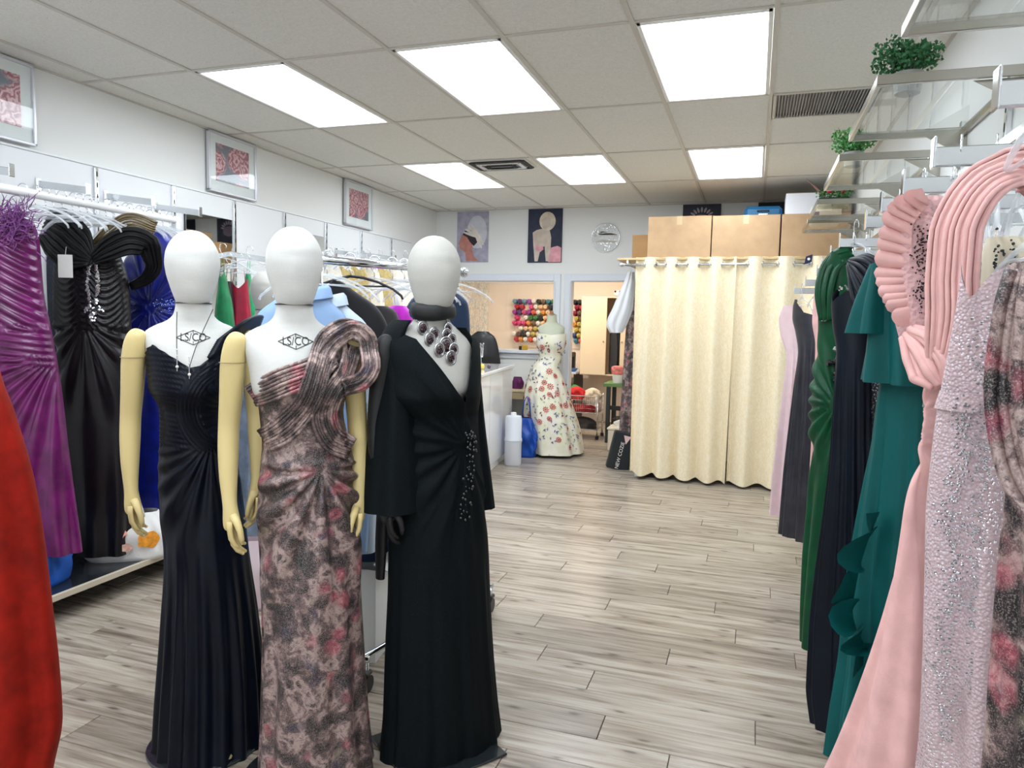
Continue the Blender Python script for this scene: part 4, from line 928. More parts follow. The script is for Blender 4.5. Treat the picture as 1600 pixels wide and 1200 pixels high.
p = at_x(612, 470, -3.3); o = tag(MB().tube([(0, 0, 0), (.0, 0.02, -.12), (.01, .05, -.26)], [.05, .075, .10], 10, flat=.5).build('garment_cover', mat('lilac_plastic', srgb(206, 204, 222), .35), None, True), 'pale lilac plastic cover hanging over an ivory gown', 'garment cover'); o.location = (p.x, p.y, p.z+.16)

# rolling rack
RA, RB = Vector((-1.66, 2.42, 1.745)), Vector((-1.45, 3.5, 1.765))
t = thing('rolling_rack', 'chrome rolling rack of shirts and jackets behind the mannequins', 'clothes rack', (-1.55, 2.95, 0))
o3 = Vector((1.55, -2.95, 0)); lp = lambda p: tuple(Vector(p)+o3)
MB().rod(lp(RA), lp(RB), .017, 14).build('rail', 'chrome', t, True)
for e in (RA+Vector((-.003, -.01, 0)), RB): MB().ball(lp(e), .026, 12, 8).build('end_knob', 'chrome', t, True)
for e in (RA+(RB-RA)*.06, RA+(RB-RA)*.94):
    MB().rod(lp((e.x, e.y, .14)), lp(e), .013, 12).build('upright', 'chrome', t, True)
    MB().rod(lp((e.x-.23, e.y, .14)), lp((e.x+.23, e.y, .14)), .014, 10).build('foot_bar', 'chrome', t, True)
    for s in (-1, 1):
        c = (e.x+s*.22, e.y, 0); w_ = MB(); w_.tube([lp((c[0]-.012, c[1], .036)), lp((c[0]+.012, c[1], .036))], .036, 18)
        w_ = w_.build('caster', 'black', t, 'auto'); MB().rod(lp((c[0], c[1], .03)), lp((c[0], c[1], .13)), .009, 8).build('stem', 'chrome', w_, True); MB().box(lp((c[0], c[1]-.01, .085)), (.04, .05, .02), bev=.006).build('brake', 'black', w_)
for s in (-1, 1):
    a, b = RA+(RB-RA)*.06, RA+(RB-RA)*.94
    MB().rod(lp((a.x+s*.2, a.y, .14)), lp((b.x+s*.2, b.y, .14)), .012, 10).build('base_rail', 'chrome', t, True)
def onrail(u): return RA+(RB-RA)*u
MT['ltblue'] = mat('light_blue_poplin', srgb(150, 182, 224), .7, var=.06, vs=8); MT['ltwhite'] = mat('pale_blue_white_poplin', srgb(206, 222, 236), .7, var=.05, vs=8); MT['blackwool'] = mat('black_wool', (.006, .006, .008), .8, sheen=.15); MT['brownwool'] = mat('dark_grey_wool', srgb(52, 48, 50), .8, sheen=.2); MT['navywool'] = mat('navy_wool', srgb(16, 42, 74), .7, sheen=.2); MT['magenta'] = satin('magenta_satin', srgb(196, 40, 196), .4)
def shirt(name, label, F, rows, m, collar=True, sd=1, dF=.06):
    t, S = hung(name, label, F, rows, m, pleats(6, .008, 1.55, 1.2, seed=sd), neck=[(-1, 0), (1, 0)], dF=dF, dB=.06, n=110, mm=70, cat='shirt' if collar else 'jacket', part='body')
    if collar:
        zt = S.R[-1, 0]; xc = float(S.R[-1, 1]+S.R[-1, 2])/2; mb = MB()
        pts = [(xc+.068*math.cos(a), -.012-.055*math.sin(a), zt-.012+.008*math.cos(2*a)) for a in np.linspace(-.3, PI+.3, 20)]
        mb.tube(pts, .028, 8, flat=1, cap=True) if False else None
        V = []; n_ = len(pts)
        for j, (dr, dz) in enumerate(((0, -.035), (.004, 0), (.012, .018), (.022, .006), (.03, -.03))):
            V += [(xc+(p[0]-xc)*(1+dr/.06), p[1]*(1+dr/.06), p[2]+dz) for p in pts]
        mb.grid(V, n_, 5); mb.build('collar', m, t, True)
    return t, S
def railed(u, deg): p = onrail(u); return Frame(p.x, p.y, math.radians(deg))
def rows_c(cx, prof): return [(y, cx+a, cx+b) for y, a, b in prof]
items = [
 ('blue_shirt', 'light blue collared shirt at the front of the rolling rack', .03, 26, [(860, 404, 575), (760, 398, 580), (690, 393, 578), (620, 392, 572), (560, 392, 566), (520, 393, 552), (490, 405, 538), (470, 430, 520), (450, 452, 508)], 'ltblue', True),
 ('pale_shirt', 'very pale blue shirt just behind the light blue one', .10, 26, [(860, 430, 592), (690, 425, 594), (600, 422, 590), (540, 425, 584), (505, 440, 572), (480, 465, 545), (462, 485, 525)], 'ltwhite', True),
 ('black_jacket', 'black jacket on a black hanger on the rolling rack', .22, 26, [(840, 470, 615), (690, 466, 614), (560, 465, 612), (510, 470, 606), (480, 482, 590), (455, 505, 555), (440, 518, 535)], 'blackwool', False),
 ('dark_grey_jacket', 'dark grey jacket hanging behind the black one', .36, 24, [(840, 520, 632), (600, 515, 632), (520, 520, 628), (485, 540, 618), (478, 560, 605)], 'brownwool', False),
 ('magenta_blouse', 'magenta blouse whose shoulder shows beside the black scarf', .47, 22, [(840, 570, 648), (600, 570, 648), (505, 580, 646), (485, 600, 640), (478, 612, 634)], 'magenta', False),
 ('royal_trousers', 'dark blue gown on the rolling rack behind the floral gown', .55, 22, [(870, 520, 640), (700, 530, 636), (560, 545, 634), (500, 560, 630)], 'navywool', False),
 ('navy_suit', 'navy suit jacket at the far end of the rolling rack', .90, 16, [(840, 628, 738), (700, 628, 737), (560, 628, 735), (500, 630, 734), (470, 642, 730), (458, 660, 716)], 'navywool', False)]
for i, (nm, lb, u, deg, rows, mt_, clr) in enumerate(items):
    F = railed(u, deg); t, S = shirt(nm, lb, F, rows, mt_, clr, 30+i, .07 if i else .08)
    zt = float(S.R[-1, 0]); xm = float(S.R[-1, 1]+S.R[-1, 2])/2; p = onrail(u)
    hanger((p.x, p.y, p.z+.02), F.rz, 'black plastic hanger of the black jacket' if nm == 'black_jacket' else 'clear plastic hanger of the '+nm.replace('_', ' '), black=nm == 'black_jacket')
for k in range(5):
    p = onrail(.6+.05*k); hanger((p.x, p.y, p.z+.02), math.radians(25+8*k), ORD[k]+' empty clear hanger from the mannequins on the chrome rolling rack', 'empty hangers on the rolling rack')
# white open carton on the floor by the rack
def carton(name, label, c, d, m, rz=0, open_=False, tape=True, cat='box'):
    t = thing(name, label, cat, c, rz); x, y, z = d
    if not open_:
        MB().box((0, 0, z/2), d, bev=.004).build('body', m, t)
        if tape: MB().box((0, 0, z+.0006), (x*.999, .05, .001)).build('tape', 'tape', t); MB().box((0, -y/2-.0006, z-.04), (.05, .001, .08)).build('tape', 'tape', t)
        MB().box((0, -y/2-.0004, z-.003), (x, .0008, .002)).build('flap_seam', 'cardboard2', t)
    else:
        th = .006
        for s in (-1, 1): MB().box((s*(x/2-th/2), 0, z/2), (th, y, z), bev=.001).build('side', m, t); MB().box((0, s*(y/2-th/2), z/2), (x-2*th, th, z), bev=.001).build('side', m, t)
        MB().box((0, 0, th/2), (x-2*th, y-2*th, th)).build('bottom', m, t)
        for s in (-1, 1): MB().box((s*(x/2+.02), 0, z+.012), (.07, y*.98, .004), m=Matrix.Rotation(s*.35, 4, 'Y')).build('flap', m, t)
    return t
carton('white_carton', 'white open carton standing on the floor inside the rolling rack base', (-1.68, 2.86, 0), (.28, .34, .42), mat('white_card', srgb(226, 228, 226), .7), .15, True)
softbag('pink_bag', 'pale pink paper bag on the floor behind the mannequins', 'bag', (-2.42, 3.05, 0), .3, .16, .36, mat('pale_pink_paper', srgb(226, 205, 210), .7), .5, .004, 3, .95)
# ---------------------------------------------------------------- right wall: glass shelves, arms, gowns
XA = .32
def shelf(y0, y1, label, x0=.35, z=2.355):
    t = thing('glass_shelf', label, 'shelf', (XR, (y0+y1)/2, z)); ln = y1-y0; dp = XR-x0
    MB().box((-dp/2, 0, 0), (dp-.03, ln-.03, .008), bev=.001).build('glass', 'glass', t)
    for s in (-1, 1):
        MB().box((-dp/2, s*(ln/2-.008), 0), (dp, .016, .034), bev=.002).build('side_rail', 'shelfframe', t)
        MB().poly([(0, -.017), (-.16, -.017), (0, -.11)], 'y', s*(ln/2-.03)-.003, s*(ln/2-.03)+.003).build('bracket', 'shelfframe', t)
    MB().box((-dp+.008, 0, 0), (.016, ln-.032, .034), bev=.002).build('front_rail', 'shelfframe', t)
    MB().box((-.01, 0, 0), (.016, ln-.032, .034), bev=.002).build('rear_rail', 'shelfframe', t)
    return t
shelf(1.1, 2.34, 'nearest glass shelf with chrome rim at the top right frame corner')
shelf(2.76, 3.55, 'glass shelf holding the wider green plant')
shelf(3.94, 4.77, 'glass shelf holding the small round green plant')
shelf(5.27, 6.02, 'glass shelf holding the potted red flowers')
shelf(6.2, 6.86, 'farthest glass shelf, beside the stacked cartons')
for i, yy in enumerate((1.1, 1.71, 2.33, 2.95, 3.56, 4.17, 4.79, 5.4, 6.01, 6.62)):
    t = thing('slotted_standard', 'chrome slotted upright on the right wall, number %s from the camera' % ['one', 'two', 'three', 'four', 'five', 'six', 'seven', 'eight', 'nine', 'ten'][i], 'wall upright', (XR-.01, yy, 0), group='chrome uprights on the right wall')
    MB().box((0, 0, 1.35), (.02, .026, 2.1), bev=.003).build('channel', 'chrome', t)
    mb = MB()
    for q in range(30): mb.box((-.0102, 0, .4+q*.065), (.002, .006, .03))
    mb.build('slots', 'dark', t)['kind'] = 'stuff'
arms = []
for (px, py, wh) in ((1555, 170, 'nearest the camera, above the pink gown strap'), (1457, 262, 'above the pink ruffle gown'), (1410, 304, 'second behind the pink ruffle gown'), (1376, 332, 'above the teal gown'), (1352, 357, 'above the pleated navy gown'), (1311, 387, 'above the green gown'), (1297, 404, 'between the green and charcoal gowns'), (1283, 420, 'above the charcoal gown'), (1276, 430, 'farthest from the camera')):
    p = at_x(px, py, XA); arms.append(p); faceout(XR-.02, XA, p.y, p.z+.02, 'steel display arm on the right wall '+wh, 0, 'steel arms on the right wall')
# horizontal hang rail between the uprights
t = thing('wall_hang_rail', 'long steel hang rail fixed along the right wall uprights', 'clothes rail', (XR-.06, 3.8, 0))
MB().box((0, 0, 2.13), (.014, 5.6, .04), bev=.003).build('rail', 'steel', t)
for yy in (-2.6, -.85, .85, 2.6): MB().box((.025, yy, 2.13), (.05, .03, .03), bev=.003).build('bracket', 'chrome', t)
# plants on the shelves
def leafball(mb, c, r, n, rf, sq=.75, ls=.018):
    for k in range(n):
        a, b = rf.uniform(0, 2*PI), math.acos(rf.uniform(-1, 1)); rr = r*rf.uniform(.55, 1.05)
        p = Vector((c[0]+rr*math.sin(b)*math.cos(a), c[1]+rr*math.sin(b)*math.sin(a), c[2]+rr*math.cos(b)*sq)); d = Vector((rf.gauss(0, 1), rf.gauss(0, 1), rf.gauss(.5, 1))).normalized(); s_ = d.cross(Vector((rf.gauss(0, 1), rf.gauss(0, 1), .3))).normalized()*ls*.35; d *= ls*rf.uniform(.7, 1.2)
        nn = d.cross(s_).normalized()*.002
        mb.add([p, p+d*.5+s_+nn, p+d, p+d*.5-s_+nn], [(0, 1, 2, 3)])
MT['leaf'] = mat('plant_leaf', srgb(40, 104, 56), .5, var=.35, vs=40); MT['leaf2'] = mat('plant_leaf_light', srgb(66, 134, 62), .5, var=.35, vs=40); MT['pot'] = mat('white_pot', srgb(236, 236, 232), .3); MT['bloom'] = mat('red_bloom', srgb(214, 52, 70), .5, var=.2, vs=30); MT['twig'] = mat('dried_twig', srgb(172, 130, 120), .8)
rf = random.Random(21)
def plant(label, c, wide, m, n):
    t = thing('potted_plant', label, 'plant', c)
    MB().lathe([(.03, 0), (.042, .005), (.05, .07), (.052, .075), (.046, .075), (.044, .06)], 20).build('pot', mat('grey_pot', srgb(150, 150, 146), .5), t, 'auto')
    for k in range(5): a = k*1.3; MB().tube([(0, 0, .05), (.02*math.cos(a), .02*math.sin(a), .09), (.05*math.cos(a)*wide, .05*math.sin(a)*wide, .13)], .003, 5).build('stem', mat('stem', (.05, .06, .02), .7), t)
    mb = MB()
    for k in range(7): a = k*.9; leafball(mb, (.06*wide*math.cos(a)*(k > 0), .06*wide*math.sin(a)*(k > 0), .13+.02*math.sin(k*2)), .062, n, rf)
    mb.build('foliage', m, t)['kind'] = 'stuff'
plant('wider clipped green plant standing on the second glass shelf', (at_z(1423, 140, 2.36).x, 2.98, 2.36), 1.15, 'leaf', 150)
plant('small round green plant standing on the third glass shelf', (at_z(1345, 252, 2.36).x-.02, 4.22, 2.36), 1.0, 'leaf2', 150)
t = thing('flower_trough', 'green trough of red flowers and dried twigs on the fourth glass shelf', 'plant', (.48, 5.6, 2.36))
MB().box((0, 0, .035), (.2, .09, .07), bev=.006).build('trough', mat('dark_green_trough', srgb(36, 70, 40), .5), t)
mb = MB()
for k in range(5): leafball(mb, (-.08+.04*k, 0, .1), .045, 60, rf)
mb.build('foliage', 'leaf2', t)['kind'] = 'stuff'
for k in range(6): MB().ball((-.03+.03*k, -.02+.02*(k % 2), .11+.02*(k % 3)), .018, 8, 6, 1, 1, .7).build('bloom', 'bloom', t, True)
for k in range(6): MB().tube([(-.05, 0, .06), (-.09-.012*k, .0, .12+.01*k), (-.13-.012*k, .01*k-.03, .15+.012*k)], .003, 5).build('twig', 'twig', t)
# white storage tub on the farthest glass shelf
t = thing('storage_tub', 'white plastic tub with a blue sticker on the far glass shelf', 'box', (.5, 6.5, 2.362))
MB().box((0, 0, .06), (.22, .3, .12), bev=.012).build('tub', mat('milky_plastic', srgb(228, 222, 206), .35), t); MB().box((0, 0, .124), (.23, .31, .012), bev=.004).build('lid', 'pot', t); MB().box((-.08, -.151, .06), (.05, .002, .05)).build('sticker', mat('blue_sticker', srgb(40, 70, 140), .5), t)

# gowns (facing the room)
def FRW(px, py, X=.36, deg=-90): p = at_x(px, py, X); return Frame(X, p.y, math.radians(deg))
MT['pinkchif'] = mat('blush_pink_chiffon', srgb(222, 176, 172), .8, spec=.15, var=.1, vs=20, bmp=.12, bs=300)
MT['pinkbead'] = sequin('blush_beaded_tulle', srgb(206, 164, 164), (.30, .28, .34), 130, .2, .7, 0, .25)
MT['silverbead'] = sequin('silver_pink_beading', srgb(196, 172, 176), (.86, .84, .92), 210, .34, .6, 0, .14)
MT['teal'] = mat('teal_crepe', srgb(6, 80, 80), .55, spec=.2, var=.12, vs=8, bmp=.05, bs=300)
MT['forest'] = satin('forest_green_satin', srgb(4, 70, 40), .42, 0, .3, .3)
MT['inky'] = satin('inky_navy_satin', (.002, .005, .011), .48, 0, .3, .2)
MT['blkseq'] = sequin('black_silver_sequin', (.006, .006, .008), (.7, .7, .75), 120, .3, .5, 0, .12)
MT['charc'] = satin('charcoal_satin', srgb(44, 44, 52), .3, 0, .4, .5)
MT['palepink'] = mat('pale_pink_tulle', srgb(232, 204, 208), .8, spec=.15, var=.06, vs=14)
MT['nude'] = mat('nude_lining', srgb(222, 196, 168), .6, var=.08)
def rgown(name, label, px, py, X, rows, m, disp=None, neck=None, arm=None, deg=-48, **kw):
    F = FRW(px, py, X, deg); t, S = hung(name, label, F, rows, m, disp, neck, n=kw.pop('n', 170), mm=kw.pop('mm', 150), **kw); return t, S, F
def hang_on(F, z, label, x=0.06): q = F.o+F.ex*x; return hanger((q.x+.03, q.y, min(z, float(S.R[-1, 0])+.13)), F.rz+RND.uniform(-.1, .1), label, sc_=.5)
# far pale pink
t, S, F = rgown('pale_pink_gown', 'pale pink tulle gown with puff sleeve beside the curtain', 1225, 650, .215, [(806, 1207, 1246), (740, 1213, 1248), (680, 1219, 1250), (600, 1229, 1252), (560, 1233, 1254), (520, 1222, 1254), (500, 1220, 1252), (478, 1228, 1248)], 'palepink', pleats(9, .03, 1.5, .5, seed=41), dF=.05, dB=.05)
hang_on(F, 1.98, 'clear plastic hanger of the pale pink gown'); faceout(XR-.02, F.o.x+.02, F.o.y, float(S.R[-1, 0])+.1, 'steel display arm on the right wall over the pale pink gown', 0, 'steel arms on the right wall')
t, S, F = rgown('charcoal_gown', 'charcoal satin gown with a halter top next to the pale pink one', 1255, 650, .31, [(842, 1224, 1272), (760, 1231, 1274), (680, 1238, 1277), (600, 1246, 1279), (555, 1251, 1279), (520, 1246, 1281), (495, 1241, 1281), (480, 1242, 1278), (468, 1246, 1268)], 'charc', addf(pleats(8, .022, 1.5, .6, seed=42)), neck=[(-1, 0), (-.3, 0), (.2, -.08), (1, -.1)], dF=.05)
hang_on(F, 1.98, 'clear plastic hanger of the charcoal gown'); faceout(XR-.02, F.o.x-.03, F.o.y, float(S.R[-1, 0])+.1, 'steel display arm on the right wall over the halter top of the charcoal gown', 0, 'steel arms on the right wall')
t, S, F = rgown('pink_slip_gown', 'thin strip of pink gown between the charcoal and the green ones', 1282, 600, .37, [(855, 1262, 1290), (700, 1270, 1296), (600, 1275, 1300), (540, 1277, 1302), (500, 1272, 1300), (460, 1275, 1298), (440, 1280, 1294)], 'pinkchif', pleats(6, .01, 1.5, .3, seed=43), dF=.04, dB=.03)
hang_on(F, 1.98, 'clear plastic hanger of the thin pink gown')
# green
def dgreen(x, z, T, V):
    fr = np.clip(np.sin(T)*3, 0, 1); dx, dz = x-.10, z-1.20; aa = np.arctan2(dx, -dz); rr = np.hypot(dx, dz); c = np.cos(16*aa)
    return fr*.009*np.sign(c)*np.abs(c)**.8*np.clip(rr/.08, 0, 1)*np.clip((.55-rr)/.4, 0, 1)+np.clip((1.1-z)/.6, 0, 1)*.016*np.cos(6*T+3*z)
t, S, F = rgown('green_gown', 'forest green draped gown with silver beaded shoulder', 1290, 650, .31, [(1020, 1255, 1330), (950, 1258, 1330), (870, 1263, 1330), (800, 1268, 1330), (760, 1271, 1330), (720, 1277, 1330), (680, 1271, 1328), (620, 1272, 1328), (570, 1279, 1326), (520, 1287, 1326), (480, 1286, 1326), (440, 1288, 1330), (415, 1294, 1332), (400, 1306, 1334)], 'forest', dgreen, neck=[(-1, 0), (-.2, .02), (.4, .0), (1, -.05)], dF=.06)
def crystals(t, F, S, spots, n, seed, m='crystal', nm='beading', r=(.003, .006)):
    rr = random.Random(seed); mb = MB()
    for k in range(n):
        a, b, sx, sy = rr.choice(spots); x, z = F.hit(a+rr.gauss(0, sx), b+rr.gauss(0, sy), S, .008); mb.ball((x, float(S.front(x, z, .008)), z), rr.uniform(*r), 5, 4)
    o = mb.build(nm, m, t); o['kind'] = 'stuff'; return o
crystals(t, F, S, [(1292, 482, 5, 6), (1300, 474, 4, 4), (1287, 492, 3, 5), (1312, 545, 3, 12)], 190, 51, r=(.004, .009))
crystals(t, F, S, [(1311, 572, 4, 10)], 60, 52, 'jet', 'dark_flower', r=(.008, .016))
free_band(F, [(1290, 500, -.07, .05), (1287, 460, -.08, .08), (1294, 425, -.06, .09), (1312, 402, -.02, .08), (1330, 396, .02, .06)], 9, .011, 'forest', t, 'shoulder_drape')
hang_on(F, 1.98, 'clear plastic hanger of the green gown')
# inky pleated navy and black sequin
t, S, F = rgown('black_sequin_gown', 'black gown striped with silver sequins between the navy and teal gowns', 1366, 600, .36, [(1150, 1300, 1420), (900, 1320, 1420), (720, 1352, 1420), (600, 1362, 1420), (500, 1358, 1420), (470, 1360, 1416)], 'blkseq', pleats(8, .01, 1.3, .2, seed=44), dF=.04, dB=.03)
t, S, F = rgown('pleated_navy_gown', 'inky navy pleated gown with a gathered one-shoulder top', 1335, 650, .31, [(1150, 1272, 1385), (1090, 1266, 1380), (1000, 1272, 1374), (900, 1284, 1370), (800, 1298, 1366), (700, 1309, 1363), (600, 1315, 1362), (550, 1317, 1362), (510, 1311, 1360), (470, 1309, 1358), (452, 1312, 1356)], 'inky', addf(pleats(13, .016, 1.45, .7, seed=45)), neck=[(-1, 0), (-.4, -.04), (.3, -.01), (1, .0)], dF=.06, hem=lambda c, s: .0+.12*np.clip(-c, 0, 1)*0+.10*np.clip(c, -1, 1)*0)
free_band(F, [(1330, 410, -.03, .02), (1345, 425, -.07, .10), (1362, 448, -.09, .13), (1378, 478, -.09, .12), (1386, 510, -.06, .08)], 16, .0085, 'inky', t, 'shoulder_drape')
crystals(t, F, S, [(1330, 450, 10, 3)], 40, 53, r=(.002, .004))
hang_on(F, 1.98, 'clear plastic hanger of the inky navy gown')
# teal with tiered cape
t, S, F = rgown('teal_gown', 'teal crepe gown with caped tiers and a cascading side ruffle', 1420, 750, .31, [(1230, 1310, 1470), (1150, 1318, 1472), (1050, 1330, 1474), (950, 1336, 1474), (850, 1348, 1474), (760, 1362, 1474), (700, 1372, 1474), (640, 1378, 1474), (600, 1384, 1474), (520, 1390, 1472), (450, 1398, 1462), (430, 1402, 1455)], 'teal', addf(pleats(9, .026, 1.45, .5, seed=46)), dF=.05, dB=.05)
hung(None, None, F, [(598, 1364, 1478), (560, 1370, 1476), (500, 1380, 1472), (450, 1394, 1466), (425, 1402, 1456)], 'teal', pleats(6, .028, 1.75, 1.35, seed=47), parent=t, part='cape_tier', dF=.085, dB=.05, n=150, mm=60)
hung(None, None, F, [(522, 1364, 1440), (480, 1376, 1440), (440, 1392, 1440), (415, 1404, 1436)], 'teal', pleats(5, .022, 1.75, 1.45, seed=48), parent=t, part='cape_tier', dF=.10, dB=.04, n=120, mm=40)
mb = MB()      # cascading ruffle down the open side
Pz = [(1372, 800), (1352, 850), (1338, 900), (1330, 950), (1336, 985), (1348, 1010), (1346, 1040)]
ed = [(1372, 800), (1340, 850), (1322, 905), (1312, 945), (1326, 985), (1342, 1012), (1346, 1042)]
nn = 60; V = []
q = np.linspace(0, 1, len(Pz)); tt = np.linspace(0, 1, nn); a0 = np.array([F.loc(*p, -.07) for p in Pz]); e0 = np.array([F.loc(*p, -.11) for p in ed])
ax, az, ex_, ez = pchip(q, a0[:, 0], tt), pchip(q, a0[:, 1], tt), pchip(q, e0[:, 0], tt), pchip(q, e0[:, 1], tt)
for j in range(12):
    w_ = j/11
    for i in range(nn): V.append((ax[i]*(1-w_)+ex_[i]*w_+.012*w_*math.sin(i*.9), -.055-.04*w_*(1+math.sin(i*.55+1.2))-.01, az[i]*(1-w_)+ez[i]*w_-.02*w_*math.sin(i*.55)))
mb.grid(V, nn, 12); mb.build('side_ruffle', 'teal', t, True)
hang_on(F, 1.97, 'clear plastic hanger of the teal gown')
# silver pink beaded gown
def dbead(x, z, T, V): return np.clip((1.25-z)/.7, 0, 1)*.014*np.cos(6*T+1)+.006*np.cos(4*T+z*3)
t, S, F = rgown('beaded_gown', 'silver pink beaded gown with a waistband, right of the pink ruffle one', 1525, 800, .34, [(1420, 1425, 1580), (1200, 1450, 1590), (1050, 1455, 1592), (900, 1462, 1594), (800, 1466, 1596), (720, 1474, 1598), (660, 1482, 1598), (600, 1494, 1596), (540, 1508, 1592), (490, 1520, 1590), (450, 1528, 1588), (415, 1536, 1582)], 'silverbead', dbead, neck=[(-1, -.12), (-.75, -.03), (-.45, 0), (0, -.05), (.5, -.03), (1, 0)], back=[(-1, -.12), (0, -.14), (1, -.1)], dF=.06, dB=.05, n=200, mm=180)
hung(None, None, F, [(640, 1480, 1590), (628, 1484, 1592), (612, 1490, 1594)], 'silverbead', None, parent=t, part='waistband', dF=.068, dB=.05, n=80, mm=8)
crystals(t, F, S, [(1500+8*math.sin(k*.7)-k*1.4, 640+k*24, 10, 10) for k in range(22)], 420, 54, r=(.0015, .0028), nm='crystal_rows')
crystals(t, F, S, [(1545-1.2*k, 500+k*30, 14, 14) for k in range(20)], 420, 55, r=(.0015, .0028), nm='crystal_rows')
hang_on(F, 1.93, 'clear plastic hanger of the silver pink beaded gown')
t2, S2, F2_ = rgown('cream_beaded_gown', 'cream gown with black bead rows peeking behind the pink strap', 1575, 600, .44, [(1000, 1530, 1640), (700, 1530, 1640), (500, 1540, 1640), (400, 1548, 1620), (372, 1556, 1600)], mat('cream_crepe', srgb(214, 206, 182), .6), pleats(7, .01, 1.9, 1.3, seed=49), dF=.04, dB=.03)
crystals(t2, F2_, S2, [(1556, 420, 2, 20), (1568, 430, 2, 22), (1582, 420, 2, 20)], 120, 56, 'jet', 'bead_rows', r=(.0015, .003))
# pink ruffle gown
def dpink(x, z, T, V):
    fr = np.clip(np.sin(T)*3, 0, 1); dx, dz = x+.0, z-1.36; aa = np.arctan2(dx, -dz); rr = np.hypot(dx, dz); c = np.cos(22*aa)
    return fr*.008*np.sign(c)*np.abs(c)**.8*np.clip(rr/.10, 0, 1)*np.clip((1.6-rr)/1.0, 0, 1)+np.clip((1.2-z)/.8, 0, 1)*.014*np.cos(7*T+1)
t, S, F = rgown('pink_ruffle_gown', 'blush pink one-shoulder gown with ruffled edge and long train', 1450, 760, .305, [(1330, 1262, 1452), (1200, 1312, 1452), (1080, 1352, 1456), (980, 1382, 1460), (900, 1404, 1462), (840, 1424, 1464), (780, 1442, 1466), (720, 1456, 1472), (660, 1464, 1480), (620, 1466, 1484), (598, 1468, 1486)], 'pinkchif', dpink, dF=.045, dB=.05, n=220, mm=170)
o = hung(None, None, F, [(604, 1464, 1488), (570, 1438, 1490), (520, 1416, 1490), (470, 1404, 1488), (420, 1396, 1484), (380, 1398, 1478), (345, 1410, 1474), (318, 1428, 1466), (306, 1440, 1456)], 'pinkbead', addf(pleats(7, .006, seed=50)), parent=t, part='bodice', dF=.05, dB=.03, n=150, mm=110)
Sb = o[1]
# ruffled edge
V = []; nn = 140
rp = np.array([F.loc(*p, -.07) for p in [(1440, 308), (1418, 320), (1400, 344), (1394, 380), (1390, 418), (1394, 448), (1401, 468), (1412, 500)]]); q = np.linspace(0, 1, len(rp)); tt = np.linspace(0, 1, nn); rx, rz_ = pchip(q, rp[:, 0], tt), pchip(q, rp[:, 1], tt)
cx_, cz_ = F.loc(1452, 430, -.05)
for j in range(9):
    w_ = j/8
    for i in range(nn):
        dx, dz = rx[i]-cx_, (rz_[i]-cz_)*.5; l_ = math.hypot(dx, dz); wd = .042*math.sin(PI*min(1, tt[i]*.96+.03))**.5; a = i*.62+1.1*math.sin(i*.21)
        V.append((rx[i]+dx/l_*wd*(w_-.6), -.05-.02*w_*(1+math.sin(a)), rz_[i]+dz/l_*wd*(w_-.6)+.010*w_*math.cos(a)))
MB().grid(V, nn, 9).build('ruffle', 'pinkchif', t, True)
free_band(F, [(1660, 300, .04, .07), (1605, 262, .0, .07), (1556, 274, -.05, .07), (1516, 312, -.08, .072), (1493, 368, -.09, .075), (1488, 430, -.09, .075), (1488, 495, -.09, .075), (1478, 555, -.08, .06), (1470, 600, -.06, .03)], 23, .0042, 'pinkchif', t, 'shoulder_sash')
free_band(F, [(1420, 520, -.06, .02), (1440, 545, -.07, .06), (1458, 575, -.08, .07), (1474, 600, -.07, .03)], 9, .0075, 'pinkchif', t, 'gathered_sash')
crystals(t, F, Sb, [(1440+4*math.sin(k), 360+9*k, 7, 8) for k in range(14)], 170, 57, 'jet', 'bead_rows', r=(.0012, .002))
hang_on(F, 1.93, 'clear plastic hanger of the pink ruffle gown', .05)
# dark floral gown at the frame edge
t, S, F = rgown('dark_floral_gown', 'dark floral gown cut by the right frame edge', 1640, 800, .36, [(1400, 1530, 1900), (1200, 1552, 1850), (1050, 1562, 1840), (900, 1574, 1830), (800, 1586, 1810), (740, 1590, 1800), (680, 1580, 1800), (600, 1576, 1800), (520, 1582, 1790), (450, 1590, 1760), (410, 1598, 1740)], 'floral', addf(pleats(9, .012, 1.8, .4, seed=60)), dF=.05, dB=.05, n=150)
cords_pts = [(1618, 420, -.06, .05), (1608, 480, -.07, .06), (1602, 560, -.07, .07), (1608, 650, -.07, .08), (1630, 740, -.07, .08), (1680, 800, -.07, .08), (1720, 830, -.07, .08)]
free_band(F, cords_pts, 8, .008, 'floral', t, 'cord_band')
hang_on(F, 1.93, 'clear plastic hanger of the dark floral gown at the right frame edge')
# bunched empty hangers on the arms
for i, p in enumerate(arms):
    nearest = ['the nearest right-wall arm', 'the arm over the pink ruffle gown', 'the third right-wall arm', 'the arm over the teal gown', 'the arm over the navy gown', 'the arm over the green gown', 'the sixth right-wall arm', 'the arm over the charcoal gown', 'the farthest right-wall arm'][i]
    for k in range(4 if i in (0,) else 6):
        hanger((XA+.05+.06*k+RND.uniform(-.01, .01), p.y+RND.uniform(-.01, .01), p.z+.043), -PI/2+RND.uniform(-.2, .2), ORD[k]+' clear hanger from the tip of '+nearest, 'clear hangers crowded on the right-wall arms', sc_=.42)
